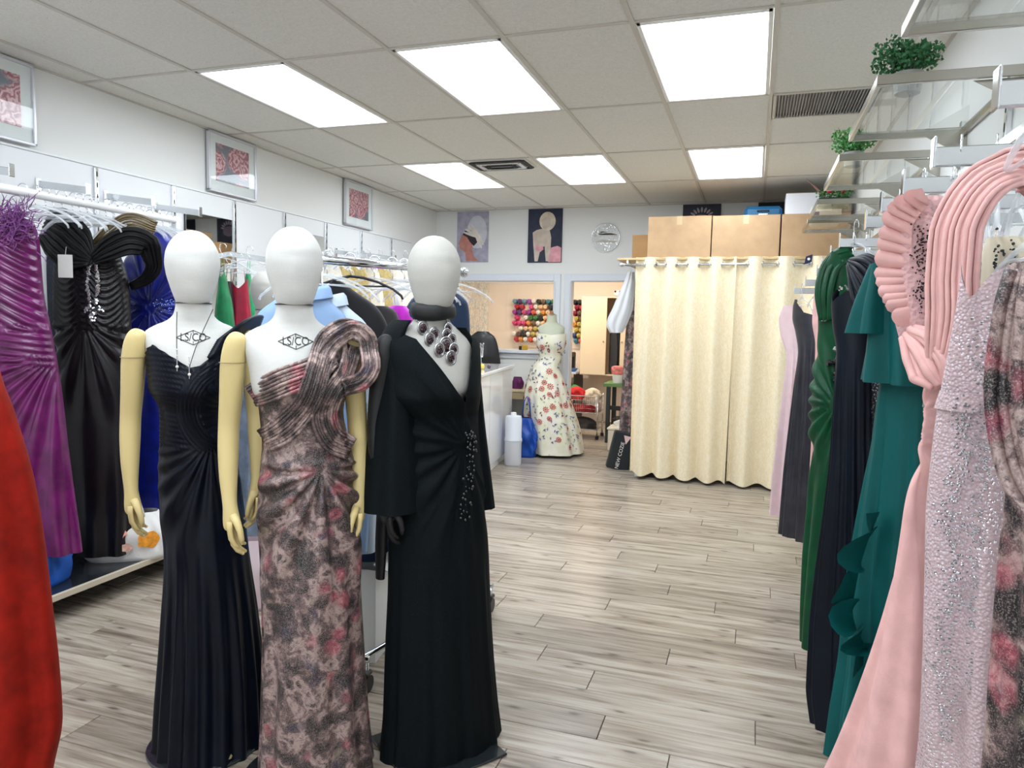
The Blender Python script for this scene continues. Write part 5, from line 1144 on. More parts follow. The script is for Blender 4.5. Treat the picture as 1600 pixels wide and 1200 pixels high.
# filler gowns deeper on the arms, mostly hidden
for i, (p, m_, lb) in enumerate(((arms[2], 'pinkbead', 'blush beaded gown hanging nearest the wall behind the pink ruffle gown'), (arms[4], 'inky', 'dark navy gown hanging nearest the wall behind the pleated navy one'), (arms[6], 'charc', 'charcoal gown hanging nearest the wall behind the green one'))):
    t = thing('back_gown', lb, 'dress', (.6, p.y, 0), -PI/2); Surf([(.12, -.26, .26, .06, .06, 0), (.9, -.2, .2, .06, .06, 0), (1.2, -.15, .15, .06, .06, 0), (1.5, -.2, .2, .06, .05, 0), (1.72, -.14, .14, .04, .04, 0)], .8).mesh(110, 50, disp=pleats(9, .014, 1.4, .2, seed=70+i)).build('gown_body', m_, t, True)
# ---------------------------------------------------------------- back of the shop
# fitting booth: posts, top board, rod, curtains
BY = 7.05
t = thing('booth_frame', 'white fitting booth frame with a wooden top board behind the cream curtains', 'booth', (-.25, BY, 0))
MB().box((-.02, .62, 2.14), (2.06, 1.30, .022), bev=.003).build('top_board', mat('pale_plywood', srgb(206, 178, 132), .6, var=.12, vs=12), t)
for x in (-.80, 1.0): MB().box((x, .06, 1.065), (.035, .035, 2.13), bev=.004).build('post', 'white', t)
MB().box((-.80, .68, 1.06), (.02, 1.2, 2.1), bev=.003).build('side_panel', 'white', t)
RODZ = 2.085
t = thing('curtain_rod', 'brushed steel rod carrying the cream curtains', 'curtain rod', (0, BY-.03, RODZ))
MB().rod((-1.24, 0, 0), (.76, 0, 0), .0125, 14).build('rod', 'steel', t, True)
MB().lathe([(.012, -.03), (.02, -.015), (.02, .015), (.006, .035)], 14, (0, 0, 0)).build('finial', 'steel', t, True).matrix_local = Matrix.Translation((-1.25, 0, 0)) @ Matrix.Rotation(-PI/2, 4, 'Y')
for x in (-1.2, .74): MB().box((x, .05, .015), (.02, .1, .06), bev=.003).build('bracket', 'chrome', t)
def brocade():
    m, nt, b = newmat('cream_brocade'); v = coords(nt, (1, 1, 1))
    vm = N(nt, 'ShaderNodeMapping'); vm.inputs['Scale'].default_value = (1, 1, .45); L(nt, v, vm.inputs[0])
    n1 = noise(nt, vm.outputs[0], 60, 3, .6, 1.5); k = ramp(nt, n1, [(.47, (0, 0, 0)), (.53, (1, 1, 1))])
    L(nt, mix(nt, k, srgb(244, 227, 190), srgb(250, 238, 210)), b.inputs['Base Color']); r = ramp(nt, k, [(0, (.6, .6, .6)), (1, (.35, .35, .35))]); L(nt, r, b.inputs['Roughness']); b.inputs['Sheen Weight'].default_value = .2
    bump(nt, b, k, .15, .002); return m
MT['brocade'] = brocade()
def curtain(label, xa, xb, nf, ph, zb0, zb1, seed):
    t = thing('cream_curtain', label, 'curtain', ((xa+xb)/2, BY-.03, 0), group='cream curtains of the fitting booth'); c = (xa+xb)/2
    n, m = 200, 40; V = []; rn = random.Random(seed); pz = [rn.uniform(-.4, .4) for _ in range(6)]
    for j in range(m):
        v = j/(m-1)
        for i in range(n):
            u = i/(n-1); zb = zb0+(zb1-zb0)*u+.012*math.sin(u*nf*2*PI+1); z = zb+(2.155-zb)*v
            a = u*nf*2*PI+ph+.5*math.sin(3*u+pz[0])+(1-v)*.5*math.sin(5*u+pz[1]); amp = .036+.02*(1-v)
            V.append((xa+(xb-xa)*u-c+.012*math.cos(a)*(1-v), amp*math.sin(a)+.01*math.sin(2.3*a+pz[2])*(1-v), z))
    MB().grid(V, n, m).build('cloth', 'brocade', t, True)
    # eyelets where the cloth crosses the rod
    pr = None
    for i in range(n):
        u = i/(n-1); a = u*nf*2*PI+ph+.5*math.sin(3*u+pz[0]); s = math.sin(a)
        if pr is not None and pr*s < 0:
            x = xa+(xb-xa)*u-c; MB().tube([(x+.006*math.cos(q), .024*math.cos(q)*.8, RODZ+.024*math.sin(q)) for q in np.linspace(0, 2*PI, 18, endpoint=False)], .005, 6, True).build('eyelet', 'steel', t, True)
        pr = s
    return t
curtain('left cream brocade curtain of the fitting booth', -1.12, -.19, 4.5, .4, .05, .03, 1)
curtain('right cream brocade curtain of the fitting booth', -.20, .74, 3.5, .2, .03, .04, 2)
# cartons on the booth top
BZ = 2.151
carton('carton', 'left one of the three large brown cartons above the curtains', (-.725, BY+.25, BZ), (.585, .5, .39), 'cardboard')
carton('carton', 'middle one of the three large brown cartons above the curtains', (-.125, BY+.25, BZ), (.595, .5, .385), 'cardboard')
carton('carton', 'right one of the three large brown cartons above the curtains', (.47, BY+.25, BZ), (.57, .5, .385), 'cardboard')
carton('small_carton', 'smaller brown carton just left of the large ones above the curtains', (-1.13, BY+.6, BZ), (.2, .4, .27), 'cardboard2', tape=False)
o = carton('white_box', 'white box stacked on the right brown carton under the ceiling', (.42, BY+.22, BZ+.386), (.42, .36, .19), mat('white_card2', srgb(232, 234, 240), .6), tape=False)
t = thing('blue_case', 'blue rounded case lying on the middle carton', 'case', (.02, BY+.35, BZ+.387)); MB().box((0, 0, .055), (.34, .26, .11), bev=.03).build('shell', mat('petrol_blue', srgb(22, 96, 140), .5), t); MB().box((0, -.131, .03), (.08, .004, .02), bev=.001).build('latch', 'steel', t); MB().tube([(-.05, -.13, .06), (-.05, -.15, .065), (.05, -.15, .065), (.05, -.13, .06)], .006, 6).build('handle', 'black', t)
t = thing('price_card', 'small navy card with a white dot clipped to the curtain rod', 'card', (.42, BY-.047, 2.12)); MB().poly([(-.03, -.04), (.03, -.02), (.035, .05), (-.02, .03)], 'y', -.001, .001).build('card', mat('navy_card', srgb(24, 34, 72), .5), t); MB().lathe([(.012, 0), (.012, .0015)], 16).build('dot', 'tag', t).matrix_local = Matrix.Translation((.005, -.001, .008)) @ Matrix.Rotation(PI/2, 4, 'X')
# canvases and the round plate on the back wall
def shape(parent, name, pts, m, d, y0=-.016): return MB().poly(pts, 'y', y0-.0008*d, y0-.0008*d-.0006).build(name, m, parent)
def ell(cx, cz, a, b, n=20, rot=0): return [(cx+a*math.cos(q)*math.cos(rot)-b*math.sin(q)*math.sin(rot), cz+a*math.cos(q)*math.sin(rot)+b*math.sin(q)*math.cos(rot)) for q in np.linspace(0, 2*PI, n, endpoint=False)]
def flat(n, c, var=.15): return mat(n, srgb(*c), .6, var=var, vs=14)
t = thing('portrait_canvas', 'canvas print of a woman in profile with a white feather headpiece', 'picture', (-3.345, YB-.002, 2.535))
MB().box((0, -.008, 0), (.41, .016, .61), bev=.002).build('canvas', flat('lilac_grey', (170, 166, 186), .2), t)
shape(t, 'glow_print', ell(.06, .06, .13, .2), flat('pale_lilac', (204, 206, 214), .1), 1)
sk = flat('skin_print', (190, 128, 116)); shape(t, 'face_print', [(-.14, .03), (-.17, -.05), (-.185, -.08), (-.17, -.10), (-.165, -.14), (-.12, -.165), (-.09, -.19), (-.08, -.29), (.09, -.29), (.03, -.24), (.0, -.16), (.01, -.05), (-.04, .04)], sk, 2)
shape(t, 'hair_print', [(-.13, .03), (-.10, .075), (-.02, .08), (.06, .0), (.07, -.06), (.02, -.11), (-.03, -.06), (-.07, .0)], flat('dark_hair', (44, 30, 38)), 3)
for k, (a, b, c, d) in enumerate(((-.10, .10, .08, .0), (-.06, .14, .12, -.03), (-.02, .16, .14, -.06), (-.12, .06, .10, -.01), (.0, .05, .16, -.10), (.05, .0, .13, -.14))):
    dx, dz = c-a, d-b; ln = math.hypot(dx, dz); shape(t, 'feather_print', ell((a+c)/2, (b+d)/2, ln/2, .016, 14, math.atan2(dz, dx)), flat('feather_print', (226, 216, 210), .12), 4+k)
t = thing('figure_canvas', 'dark navy canvas print of a pale blonde figure in a pink skirt', 'picture', (-2.42, YB-.002, 2.535))
MB().box((0, -.008, 0), (.42, .016, .63), bev=.002).build('canvas', flat('night_navy', (34, 42, 66), .3), t)
ps = flat('pale_skin_print', (206, 190, 176)); shape(t, 'shoulder_print', [(-.15, .04), (-.10, .07), (.0, .09), (.06, .06), (.08, -.02), (.07, -.30), (.02, -.30), (.0, -.12), (-.05, -.16), (-.08, -.30), (-.12, -.30), (-.14, -.10)], ps, 1)
shape(t, 'hair_print', ell(.03, .17, .10, .11), flat('blonde_print', (216, 204, 184), .2), 2); shape(t, 'face_print', ell(.015, .15, .055, .075, 18, -.3), ps, 3)
pk = flat('pink_print', (224, 160, 170), .2); shape(t, 'skirt_print', [(.08, -.14), (.16, -.12), (.205, -.14), (.205, -.31), (.05, -.31)], pk, 4); shape(t, 'bodice_print', [(-.12, -.08), (-.08, -.13), (-.02, -.11), (-.01, -.16), (-.05, -.19), (-.11, -.16)], pk, 5)
t = thing('tiara_canvas', 'dark canvas with a tiara print half hidden behind the cartons', 'picture', (-.62, YB-.002, 2.62)); MB().box((0, -.008, 0), (.41, .016, .46), bev=.002).build('canvas', flat('dark_slate', (44, 50, 66), .2), t)
for k in range(9): a = PI*(k+.5)/9; shape(t, 'tiara_print', ell(.11*math.cos(a), .08+.09*math.sin(a), .012, .03, 10, a-PI/2), flat('tiara_silver', (170, 160, 170)), 1+k % 3)
shape(t, 'hair_print', ell(0, .05, .10, .07), flat('mauve_hair', (120, 104, 120)), 5)
t = thing('dark_canvas', 'plain dark canvas in the corner behind the blue case', 'picture', (.12, YB-.002, 2.65)); MB().box((0, -.008, 0), (.3, .016, .4), bev=.002).build('canvas', flat('near_black', (26, 32, 44), .2), t); MB().box((0, .0, -.0), (.28, .004, .38)).build('stretcher', 'cardboard2', t)
t = thing('wall_plate', 'round silver glittering plate on the back wall', 'wall decor', (-1.69, YB-.012, 2.5))
pm = sequin('crushed_glass', (.62, .63, .63), (.9, .9, .92), 60, .3, .4, 0, .1)
o = MB().lathe([(.145, 0), (.16, .004), (.165, .010), (.15, .012)], 40).build('disc', pm, t, 'auto'); o.matrix_local = Matrix.Rotation(PI/2, 4, 'X')
for z0, z1, xw in ((.015, .075, .14), (-.06, -.02, .13)): MB().poly([(-xw, z0+.01), (-xw*.3, z1), (xw, z0+.02), (xw*.9, z0), (-.2*xw, z0+.012), (-xw*.9, z0-.004)], 'y', -.0125, -.0145).build('mirror_streak', 'mirror', t)
MB().tube([(.163*math.cos(q), -.006, .163*math.sin(q)) for q in np.linspace(0, 2*PI, 48, endpoint=False)], .005, 6, True).build('rim', 'chrome', t, True)

# counter
t = thing('service_counter', 'glossy white service counter in front of the sewing room window', 'counter', (-2.76, 6.80, 0), .13)
MB().box((0, 0, .54), (.62, 1.65, .92), bev=.004).build('body', 'gloss', t); MB().box((0, 0, 1.015), (.66, 1.70, .035), bev=.005).build('top', 'gloss', t); MB().box((0, 0, .04), (.56, 1.6, .08)).build('plinth', 'white', t)
for y in (-.3, .3): MB().box((.3105, y, .54), (.002, .004, .9)).build('panel_joint', 'grid', t)
CT = 1.033
c = at_z(748, 573, CT)
def on_counter(px, py): p = at_z(px, py, CT); return (p.x, p.y, CT)
t = thing('tiara_display', 'clear crystal tiara display on the counter', 'tiara', (-2.80, 7.1, CT))
MB().lathe([(.09, 0), (.09, .012), (.075, .02), (.07, .10), (.066, .10)], 24).build('stand', 'hang', t, 'auto')
for k in range(13):
    a = 2*PI*k/13; h = .06+.06*abs(math.sin(2.5*a)); mb = MB(); mb.tube([(.085*math.cos(a-.2), .085*math.sin(a-.2), .10), (.09*math.cos(a), .09*math.sin(a), .12+h), (.085*math.cos(a+.2), .085*math.sin(a+.2), .10)], .003, 5); mb = mb.build('spire', 'crystal', t); MB().ball((.09*math.cos(a), .09*math.sin(a), .125+h), .009, 6, 5).build('gem', 'crystal', mb)
MB().tube([(.085*math.cos(a), .085*math.sin(a), .10) for a in np.linspace(0, 2*PI, 26, endpoint=False)], .004, 5, True).build('band', 'crystal', t)
for (nm, lb, px, py, c_, r) in (('purple_bauble', 'purple glass bauble on the counter edge', 741, 574, (170, 60, 190), .028), ('yellow_bauble', 'yellow glass bauble on the counter edge', 753, 573, (226, 200, 60), .028), ('pink_bauble', 'pink glass bauble beside the yellow one', 747, 575, (214, 90, 130), .02), ('dark_bauble', 'dark glass bauble at the right of the counter trinkets', 764, 572, (60, 40, 60), .02)):
    p = on_counter(px, py+4); t = thing(nm, lb, 'ornament', p); MB().ball((0, 0, r), r, 14, 10).build('ball', mat(nm, srgb(*c_), .15, coat=.8), t, True); MB().lathe([(.006, 0), (.006, .01)], 8, (0, 0, 2*r-.002)).build('cap', 'silver', t)
# office chair behind the counter
p = at_y(754, 540, 8.14)
t = thing('office_chair', 'black padded office chair behind the counter', 'chair', (p.x, 8.14, 0), .2)
Surf([(.62, -.2, .2, .05, .05, 0), (.9, -.23, .23, .055, .05, .02), (1.15, -.20, .20, .05, .05, .0), (1.32, -.15, .15, .045, .04, -.0), (1.385, -.07, .07, .03, .03, 0)], .8).mesh(48, 30).build('backrest', mat('black_leather', (.012, .012, .014), .35, coat=.3), t, True)
MB().box((0, -.18, .5), (.44, .38, .09), bev=.03).build('seat', 'black', t); MB().rod((0, -.15, .08), (0, -.15, .46), .03, 12).build('column', 'black', t, True); MB().box((0, 0, .57), (.06, .04, .2), bev=.01).build('back_bracket', 'black', t)
for k in range(5):
    a = 2*PI*k/5+.3; o = MB().tube([(0, -.15, .09), (.24*math.cos(a), -.15+.24*math.sin(a), .065)], [.025, .016], 8).build('base_spoke', 'black', t); MB().tube([(.24*math.cos(a)-.012, -.15+.24*math.sin(a), .028), (.24*math.cos(a)+.012, -.15+.24*math.sin(a), .028)], .028, 12).build('wheel', 'black', o)
p = at_y(820, 542, YB-.02); t = thing('yellow_tin', 'small yellow and black tin on the window sill beside the dress form', 'tin', (p.x, YB-.02, WZ0)); MB().box((0, 0, .03), (.07, .05, .06), bev=.006).build('body', mat('yellow_tin', srgb(206, 160, 40), .4), t); MB().box((-.05, 0, .025), (.04, .05, .05), bev=.006).build('label_end', 'black', t)
# small side table with purple cloth, white canister, blue bag
t = thing('side_table', 'pale wooden side table between counter and floral dress', 'table', (-2.62, 8.12, 0)); MB().box((0, 0, .71), (.5, .4, .03), bev=.003).build('top', mat('pale_wood', srgb(214, 196, 160), .5, var=.1), t); MB().box((0, -.185, .65), (.46, .015, .08)).build('apron', mat('pale_wood_apron', srgb(180, 160, 126), .5), t)
for sx in (-1, 1):
    for sy in (-1, 1): MB().box((sx*.22, sy*.17, .35), (.03, .03, .69), bev=.003).build('leg', 'black', t)
softbag('purple_pouch', 'dark purple cloth pouch on the wooden side table', 'bag', (-2.62, 8.03, .725), .12, .1, .14, mat('purple_cloth', srgb(90, 20, 80), .7), 0, .008, 9)
p = at_z(800, 728, 0); t = thing('white_canister', 'white two-tier plastic canister at the end of the counter', 'canister', (p.x-.02, p.y+.08, 0))
MB().lathe([(.085, 0), (.09, .01), (.09, .24), (.094, .25), (.094, .28), (.088, .29), (.088, .5), (.08, .52), (.03, .525)], 28).build('body', mat('white_plastic', srgb(228, 232, 240), .3), t, 'auto'); MB().tube([(.0945*math.cos(a), .0945*math.sin(a), .262) for a in np.linspace(0, 2*PI, 28, endpoint=False)], .004, 5, True).build('band', mat('pale_grey', srgb(200, 204, 214), .3), t); MB().lathe([(.03, 0), (.03, .03), (.015, .035)], 14, (0, 0, .525)).build('knob', 'white', t, 'auto')
p = at_z(820, 716, 0); t, S = softbag('blue_carrier_bag', 'bright blue carrier bag on the floor beside the floral dress', 'bag', (p.x-.03, p.y+.12, 0), .24, .2, .44, mat('blue_plastic', srgb(14, 74, 172), .35), .2, .02, 12, .5)
for s in (-1, 1): MB().tube([(-.05, s*.03, .42), (-.03, s*.03, .62), (.0, s*.03, .68), (.03, s*.03, .62), (.05, s*.03, .42)], .014, 6, flat=.3).build('handle', mat('blue_plastic_handle', srgb(14, 74, 172), .35), t, True)

# dress form in floral organza
def floralorg():
    m, nt, b = newmat('floral_organza'); v = coords(nt); base = ramp(nt, noise(nt, v, 9, 3), [(.35, srgb(226, 224, 196)), (.65, srgb(240, 234, 220))])
    gl = ramp(nt, voro(nt, v, 16), [(.16, (1, 1, 1)), (.24, (0, 0, 0))]); gsel = ramp(nt, noise(nt, v, 13, 2), [(.42, (0, 0, 0)), (.5, (1, 1, 1))]); c = mix(nt, mix(nt, 1, gl, gsel, 'MULTIPLY'), base, srgb(176, 190, 140))
    L(nt, c, b.inputs['Base Color']); b.inputs['Roughness'].default_value = .6; return m
MT['organza2'] = floralorg()
FD = Frame(-2.20, 7.95, .25); t = thing('dress_form', 'pale green padded dress form on a stand by the doorway', 'dress form', (-2.20, 7.95, 0), .25)
BODY.mesh(40, 50).build('torso', mat('sage_form', srgb(196, 200, 178), .7), t, True); MB().lathe([(.05, 1.585), (.052, 1.6), (.02, 1.615), (.012, 1.64)], 16).build('neck_cap', mat('wood_cap', srgb(150, 110, 70), .5), t, 'auto')
MB().rod((0, 0, .03), (0, 0, 1.0), .014, 10).build('pole', 'black', t, True)
for k in range(4): a = PI/4+k*PI/2; MB().tube([(0, 0, .10), (.16*math.cos(a), .16*math.sin(a), .04), (.2*math.cos(a), .2*math.sin(a), .012)], .01, 7).build('foot', 'black', t)
t = thing('floral_ball_gown', 'cream floral organza ball gown with red flowers on the dress form', 'dress', (-2.20, 7.95, 0), .25)
rb = px_rows(FD, [(704, 821, 912, .34, .3), (680, 819, 908, .33, .3), (650, 818, 900, .31, .28), (620, 819, 890, .27, .25), (592, 825, 881, .2, .19), (572, 833, 874, .145, .14)], 0, 0)
GB = Surf(rb+[sym(1.12, .128, .10, .096), sym(1.27, .162, .145, .102), sym(1.40, .17, .10, .1)]); pb = pleats(8, .028, 1.0, .3, seed=80)
GB.mesh(150, 100, ztop=lambda T: 1.37+.02*np.abs(np.cos(T)), disp=pb).build('gown_body', 'organza2', t, True)
fl_, ce_, lf_ = MB(), MB(), MB(); rf = random.Random(77)
def on_gown(T, z, off=.005):
    T_ = np.array([T]); z_ = np.array([z]); x, y, q = GB.pos(T_, z_); x, y, q = GB.pos(T_, z_, off+pb(x, z_, T_, 0)); return Vector((float(x[0]), float(y[0]), z))
def petal(mb, c, ex, ez, a, r0, r1, w_):
    d = ex*math.cos(a)+ez*math.sin(a); n_ = ex*-math.sin(a)+ez*math.cos(a); m_ = (r0+r1)/2
    mb.add([c+d*r0, c+d*m_+n_*w_, c+d*r1, c+d*m_-n_*w_], [(0, 1, 2, 3)])
spots = []
for k in range(1500):
    T = rf.uniform(0, 2*PI); z = rf.uniform(.12, 1.33); p_ = on_gown(T, z)
    if all((p_-q).length > .075 for q in spots):
        spots.append(p_); ex = (on_gown(T+.04, z)-on_gown(T-.04, z)).normalized(); ez = (on_gown(T, z+.01)-on_gown(T, z-.01)).normalized()
        kind = len(spots) % 5; a0 = rf.uniform(0, 6)
        if kind in (0, 2):
            R_ = rf.uniform(.03, .046)
            for i in range(9): petal(fl_, p_, ex, ez, a0+2*PI*i/9, .010, R_, .0075)
            ce_.ball(p_, .009, 6, 4, 1, .5, 1)
        else:
            for i in range(3 if kind != 4 else 4): petal(lf_ if kind != 3 else ce_, p_+ex*rf.uniform(-.03, .03)+ez*rf.uniform(-.03, .03), ex, ez, a0+.7*i, .004, rf.uniform(.035, .055), .008)
fl_.build('red_flower_print', mat('red_embroidery', srgb(200, 84, 76), .6, var=.2, vs=50), t)['kind'] = 'stuff'
ce_.build('dark_flower_print', mat('wine_embroidery', srgb(126, 60, 66), .6), t)['kind'] = 'stuff'
lf_.build('blue_leaf_print', mat('blue_embroidery', srgb(106, 112, 150), .6, var=.2, vs=50), t)['kind'] = 'stuff'

# sewing room -----------------------------------------------------------------
cols = [(200, 40, 60), (224, 70, 130), (160, 60, 160), (60, 130, 150), (240, 200, 160), (226, 150, 70), (120, 90, 70), (240, 236, 226), (90, 60, 120), (70, 130, 70), (40, 40, 44), (150, 30, 60), (230, 90, 60), (110, 160, 180), (200, 180, 90), (60, 80, 140)]
cnames = ['red', 'hot pink', 'violet', 'sea blue', 'peach', 'orange', 'brown', 'ivory', 'dark purple', 'leaf green', 'black', 'wine', 'coral', 'sky blue', 'mustard', 'denim blue']
cm = {}
def cone(p, k, where, scale=1, rc=(0, 0)):
    nm = cnames[k]
    if nm not in cm:
        m_ = mat('thread_'+nm.replace(' ', '_'), srgb(*cols[k]), .6, var=.1, vs=60)
        o = MB().lathe([(.030, 0), (.034, .006), (.024, .075), (.012, .080), (.009, .095), (.006, .095)], 12).build('thread_cone', m_, None, 'auto'); cm[nm] = o.data
    else: o = bpy.data.objects.new('thread_cone', cm[nm]); col.objects.link(o)
    o.matrix_world = Matrix.Translation(p) @ Matrix.Rotation(PI/2-.15, 4, 'X') @ Matrix.Scale(scale, 4)
    tag(o, '%s thread cone, %s row, %s from left, on the rack seen %s' % (nm, ORD[rc[0]], ORD[rc[1]], where), 'thread cone', 'thread cones on the sewing room wall')
t = thing('thread_rack', 'white peg rack of thread cones on the wall seen through the window', 'rack', (-3.2, SY-.02, 1.5)); MB().box((0, 0, 0), (.82, .02, .78), bev=.003).build('board', 'peach', t)
rk = random.Random(31)
seq = [13, 8, 13, 2, 7, 10, 6, 3, 9, 0, 0, 1, 1, 7, 4, 4, 10, 11, 2, 8, 1, 2, 12, 7, 5, 4, 11, 1, 3, 7, 9, 9, 10, 4, 5, 6, 1, 1, 1, 5, 6, 7, 4, 12, 3, 3, 7, 4, 4, 14, 7, 15, 6, 5, 7, 6, 10, 7, 14, 4, 8, 10, 2, 0, 5, 7, 12, 7, 0, 12, 5, 6]
i = 0
for r in range(8):
    for c_ in range(9):
        x = -3.60+c_*.078+(.035 if r % 2 else 0); z = 1.82-r*.085
        if i % 17 != 11: cone((x, SY-.031, z), seq[i % len(seq)], 'through the window', 1.3, (r, c_))
        i += 1
t = thing('thread_rack', 'white peg rack of thread cones on the wall seen through the doorway', 'rack', (-2.6, SY-.02, 1.5)); MB().box((0, 0, 0), (.24, .02, .78), bev=.003).build('board', 'peach', t)
for r in range(8):
    for c_ in range(2): cone((-2.63+c_*.075+(.03 if r % 2 else 0), SY-.031, 1.82-r*.085), [10, 10, 11, 0, 11, 6, 14, 6, 5, 14, 14, 14, 15, 14, 3, 12][r*2+c_], 'through the doorway', 1.3, (r, c_))
MT['beigecab'] = mat('beige_cabinet', srgb(236, 214, 182), .5)
t = thing('wall_cabinet', 'beige wall cabinet with one door ajar in the sewing room', 'cabinet', (-2.03, 10.62, .75))
for (c_, d) in (((-.385, 0, .57), (.02, .5, 1.14)), ((.385, 0, .57), (.02, .5, 1.14)), ((0, 0, .01), (.77, .5, .02)), ((0, 0, 1.14), (.79, .5, .02)), ((0, .24, .57), (.77, .015, 1.14))): MB().box(c_, d, bev=.002).build('carcass_board', 'beigecab' if d[2] > .03 or True else 'dark', t)
d_ = MB().box((-.2, -.262, .57), (.38, .02, 1.12), bev=.003).build('door', 'beigecab', t); MB().ball((-.05, -.28, .5), .012, 8, 6).build('knob', 'steel', d_)
d_ = MB().box((.29, -.262, .57), (.19, .02, 1.12), bev=.003).build('door', 'beigecab', t); MB().ball((.22, -.28, .5), .012, 8, 6).build('knob', 'steel', d_)
t = thing('vacuum_hose', 'dark ribbed vacuum hose inside the open beige cabinet', 'hose', (-1.95, 10.5, .78)); MB().tube([(.06, 0, .02), (.1, 0, .3), (.06, 0, .6), (.02, 0, .85), (.08, 0, 1.0)], .03, 10).build('hose', 'black', t, True); MB().box((.0, .05, .3), (.14, .12, .6), bev=.02).build('body', mat('dark_grey_plastic', (.05, .05, .055), .5), t)
t = thing('ceramic_cat', 'small pale figurine with black spots on top of the beige cabinet', 'ornament', (-1.9, 10.5, 1.902)); MB().ball((0, 0, .05), .05, 12, 8, 1.6, 1).build('body', 'pot', t, True); MB().ball((.09, -.02, .09), .035, 10, 8).build('head', 'pot', t, True)
for x in (-.05, .02, .08): MB().ball((x, -.045, .075), .014, 8, 6).build('spot', 'black', t, True)
# coffee table shelf
t = thing('work_shelf', 'white work shelf with the coffee maker in the sewing room', 'shelf', (-2.72, 10.5, 0)); MB().box((0, 0, .78), (.56, .6, .03), bev=.003).build('top', mat('blue_white_top', srgb(206, 216, 230), .4), t)
for s in (-1, 1): MB().box((s*.25, 0, .38), (.03, .5, .77), bev=.003).build('leg', 'black', t)
MB().box((0, 0, .4), (.5, .55, .02)).build('lower_board', 'white', t)
t = thing('coffee_maker', 'black drip coffee maker on the white work shelf', 'coffee maker', (-2.60, 10.38, .796)); MB().box((0, .06, .14), (.17, .1, .28), bev=.01).build('back', 'black', t); MB().box((0, -.02, .25), (.17, .2, .07), bev=.01).build('head', 'black', t); MB().box((0, -.02, .012), (.17, .2, .024), bev=.005).build('base', 'black', t)
MB().lathe([(.045, 0), (.06, .02), (.06, .09), (.045, .12)], 18, (0, -.04, .026)).build('carafe', 'steel', t, True)
t = thing('blue_dish', 'small blue bowl beside the coffee maker', 'bowl', (-2.50, 10.3, .796)); MB().lathe([(.03, 0), (.06, .04), (.065, .05), (.06, .05), (.03, .01)], 18).build('bowl', mat('blue_glaze', srgb(70, 110, 170), .3), t, 'auto')
for k, (x, z, c_) in enumerate(((-2.74, .41, (232, 230, 224)), (-2.70, .48, (70, 150, 80)), (-2.74, .55, (226, 224, 220)))):
    t = thing('folded_cloth', ['white folded cloth at the bottom of the pile under the coffee maker', 'green folded cloth in the middle of the pile under the coffee maker', 'white folded cloth on top of the pile under the coffee maker'][k], 'cloth', (x, 10.4, z)); MB().box((0, 0, .03), (.36, .3, .06), bev=.02).build('cloth', mat('folded%d' % k, srgb(*c_), .8), t, True)
# wire cart
t = thing('wire_cart', 'chrome wire cart heaped with red and cream fabric', 'cart', (-2.12, 9.35, 0))
W_, D_ = .46, .34
for sx in (-1, 1):
    for sy in (-1, 1): MB().rod((sx*W_/2, sy*D_/2, .05), (sx*W_/2, sy*D_/2, .58), .009, 8).build('post', 'chrome', t, True); MB().lathe([(.02, 0), (.025, .02), (.02, .045)], 10, (sx*W_/2, sy*D_/2, 0)).build('wheel', 'black', t, 'auto')
for z in (.12, .34, .56):
    mb = MB()
    for sy in (-1, 1): mb.rod((-W_/2, sy*D_/2, z), (W_/2, sy*D_/2, z), .006, 6)
    for sx in (-1, 1): mb.rod((sx*W_/2, -D_/2, z), (sx*W_/2, D_/2, z), .006, 6)
    mb.build('tier_rim', 'chrome', t)
for z0, z1 in ((.34, .56),):
    mb = MB()
    for k in range(19): mb.rod((-W_/2+W_*k/18, -D_/2, z0), (-W_/2+W_*k/18, -D_/2, z1), .0022, 4)
    for k in range(13): mb.rod((W_/2, -D_/2+D_*k/12, z0), (W_/2, -D_/2+D_*k/12, z1), .0022, 4)
    for k in range(1, 4): mb.rod((-W_/2, -D_/2, z0+(z1-z0)*k/4), (W_/2, -D_/2, z0+(z1-z0)*k/4), .002, 4)
    mb.build('basket_wires', 'chrome', t)['kind'] = 'stuff'
for z in (.345, .125): MB().box((0, 0, z), (W_-.02, D_-.02, .006)).build('tier_floor', 'steel', t)
def heap(name, label, c, d, rgb, seed):
    t = thing(name, label, 'fabric', c); rn = np.random.RandomState(seed); p = rn.rand(6)*6
    Surf([(0, -d[0]/2, d[0]/2, d[1]/2, d[1]/2, 0), (d[2]*.5, -d[0]*.48, d[0]*.48, d[1]*.46, d[1]*.46, 0), (d[2]*.85, -d[0]*.3, d[0]*.3, d[1]*.3, d[1]*.3, 0), (d[2], -.01, .01, .01, .01, 0)]).mesh(48, 24, disp=lambda x, z, T, V: .018*(np.cos(4*T+p[0]+30*z)+.7*np.cos(7*T+p[1]-40*z)+.5*np.cos(11*T+p[2]))*np.sin(PI*np.clip(V+.15, 0, 1))).build('cloth', mat(name, srgb(*rgb), .75, var=.15, vs=20), t, True)
heap('red_fabric', 'bright red fabric heaped on the left of the wire cart', (-2.22, 9.35, .50), (.24, .26, .17), (204, 24, 34), 1)
heap('cream_fabric', 'cream fabric heaped on the right of the wire cart', (-2.0, 9.35, .50), (.22, .26, .16), (234, 216, 190), 2)
heap('green_fabric', 'small green fabric bundle at the back of the wire cart', (-2.27, 9.46, .55), (.16, .14, .13), (60, 150, 70), 3)
heap('red_fabric_roll', 'dark red fabric inside the lower basket of the wire cart', (-2.14, 9.33, .35), (.36, .26, .10), (170, 20, 34), 4)
heap('grey_fabric', 'dark grey fabric on the bottom tier of the wire cart', (-2.12, 9.35, .13), (.36, .26, .14), (62, 56, 54), 5)
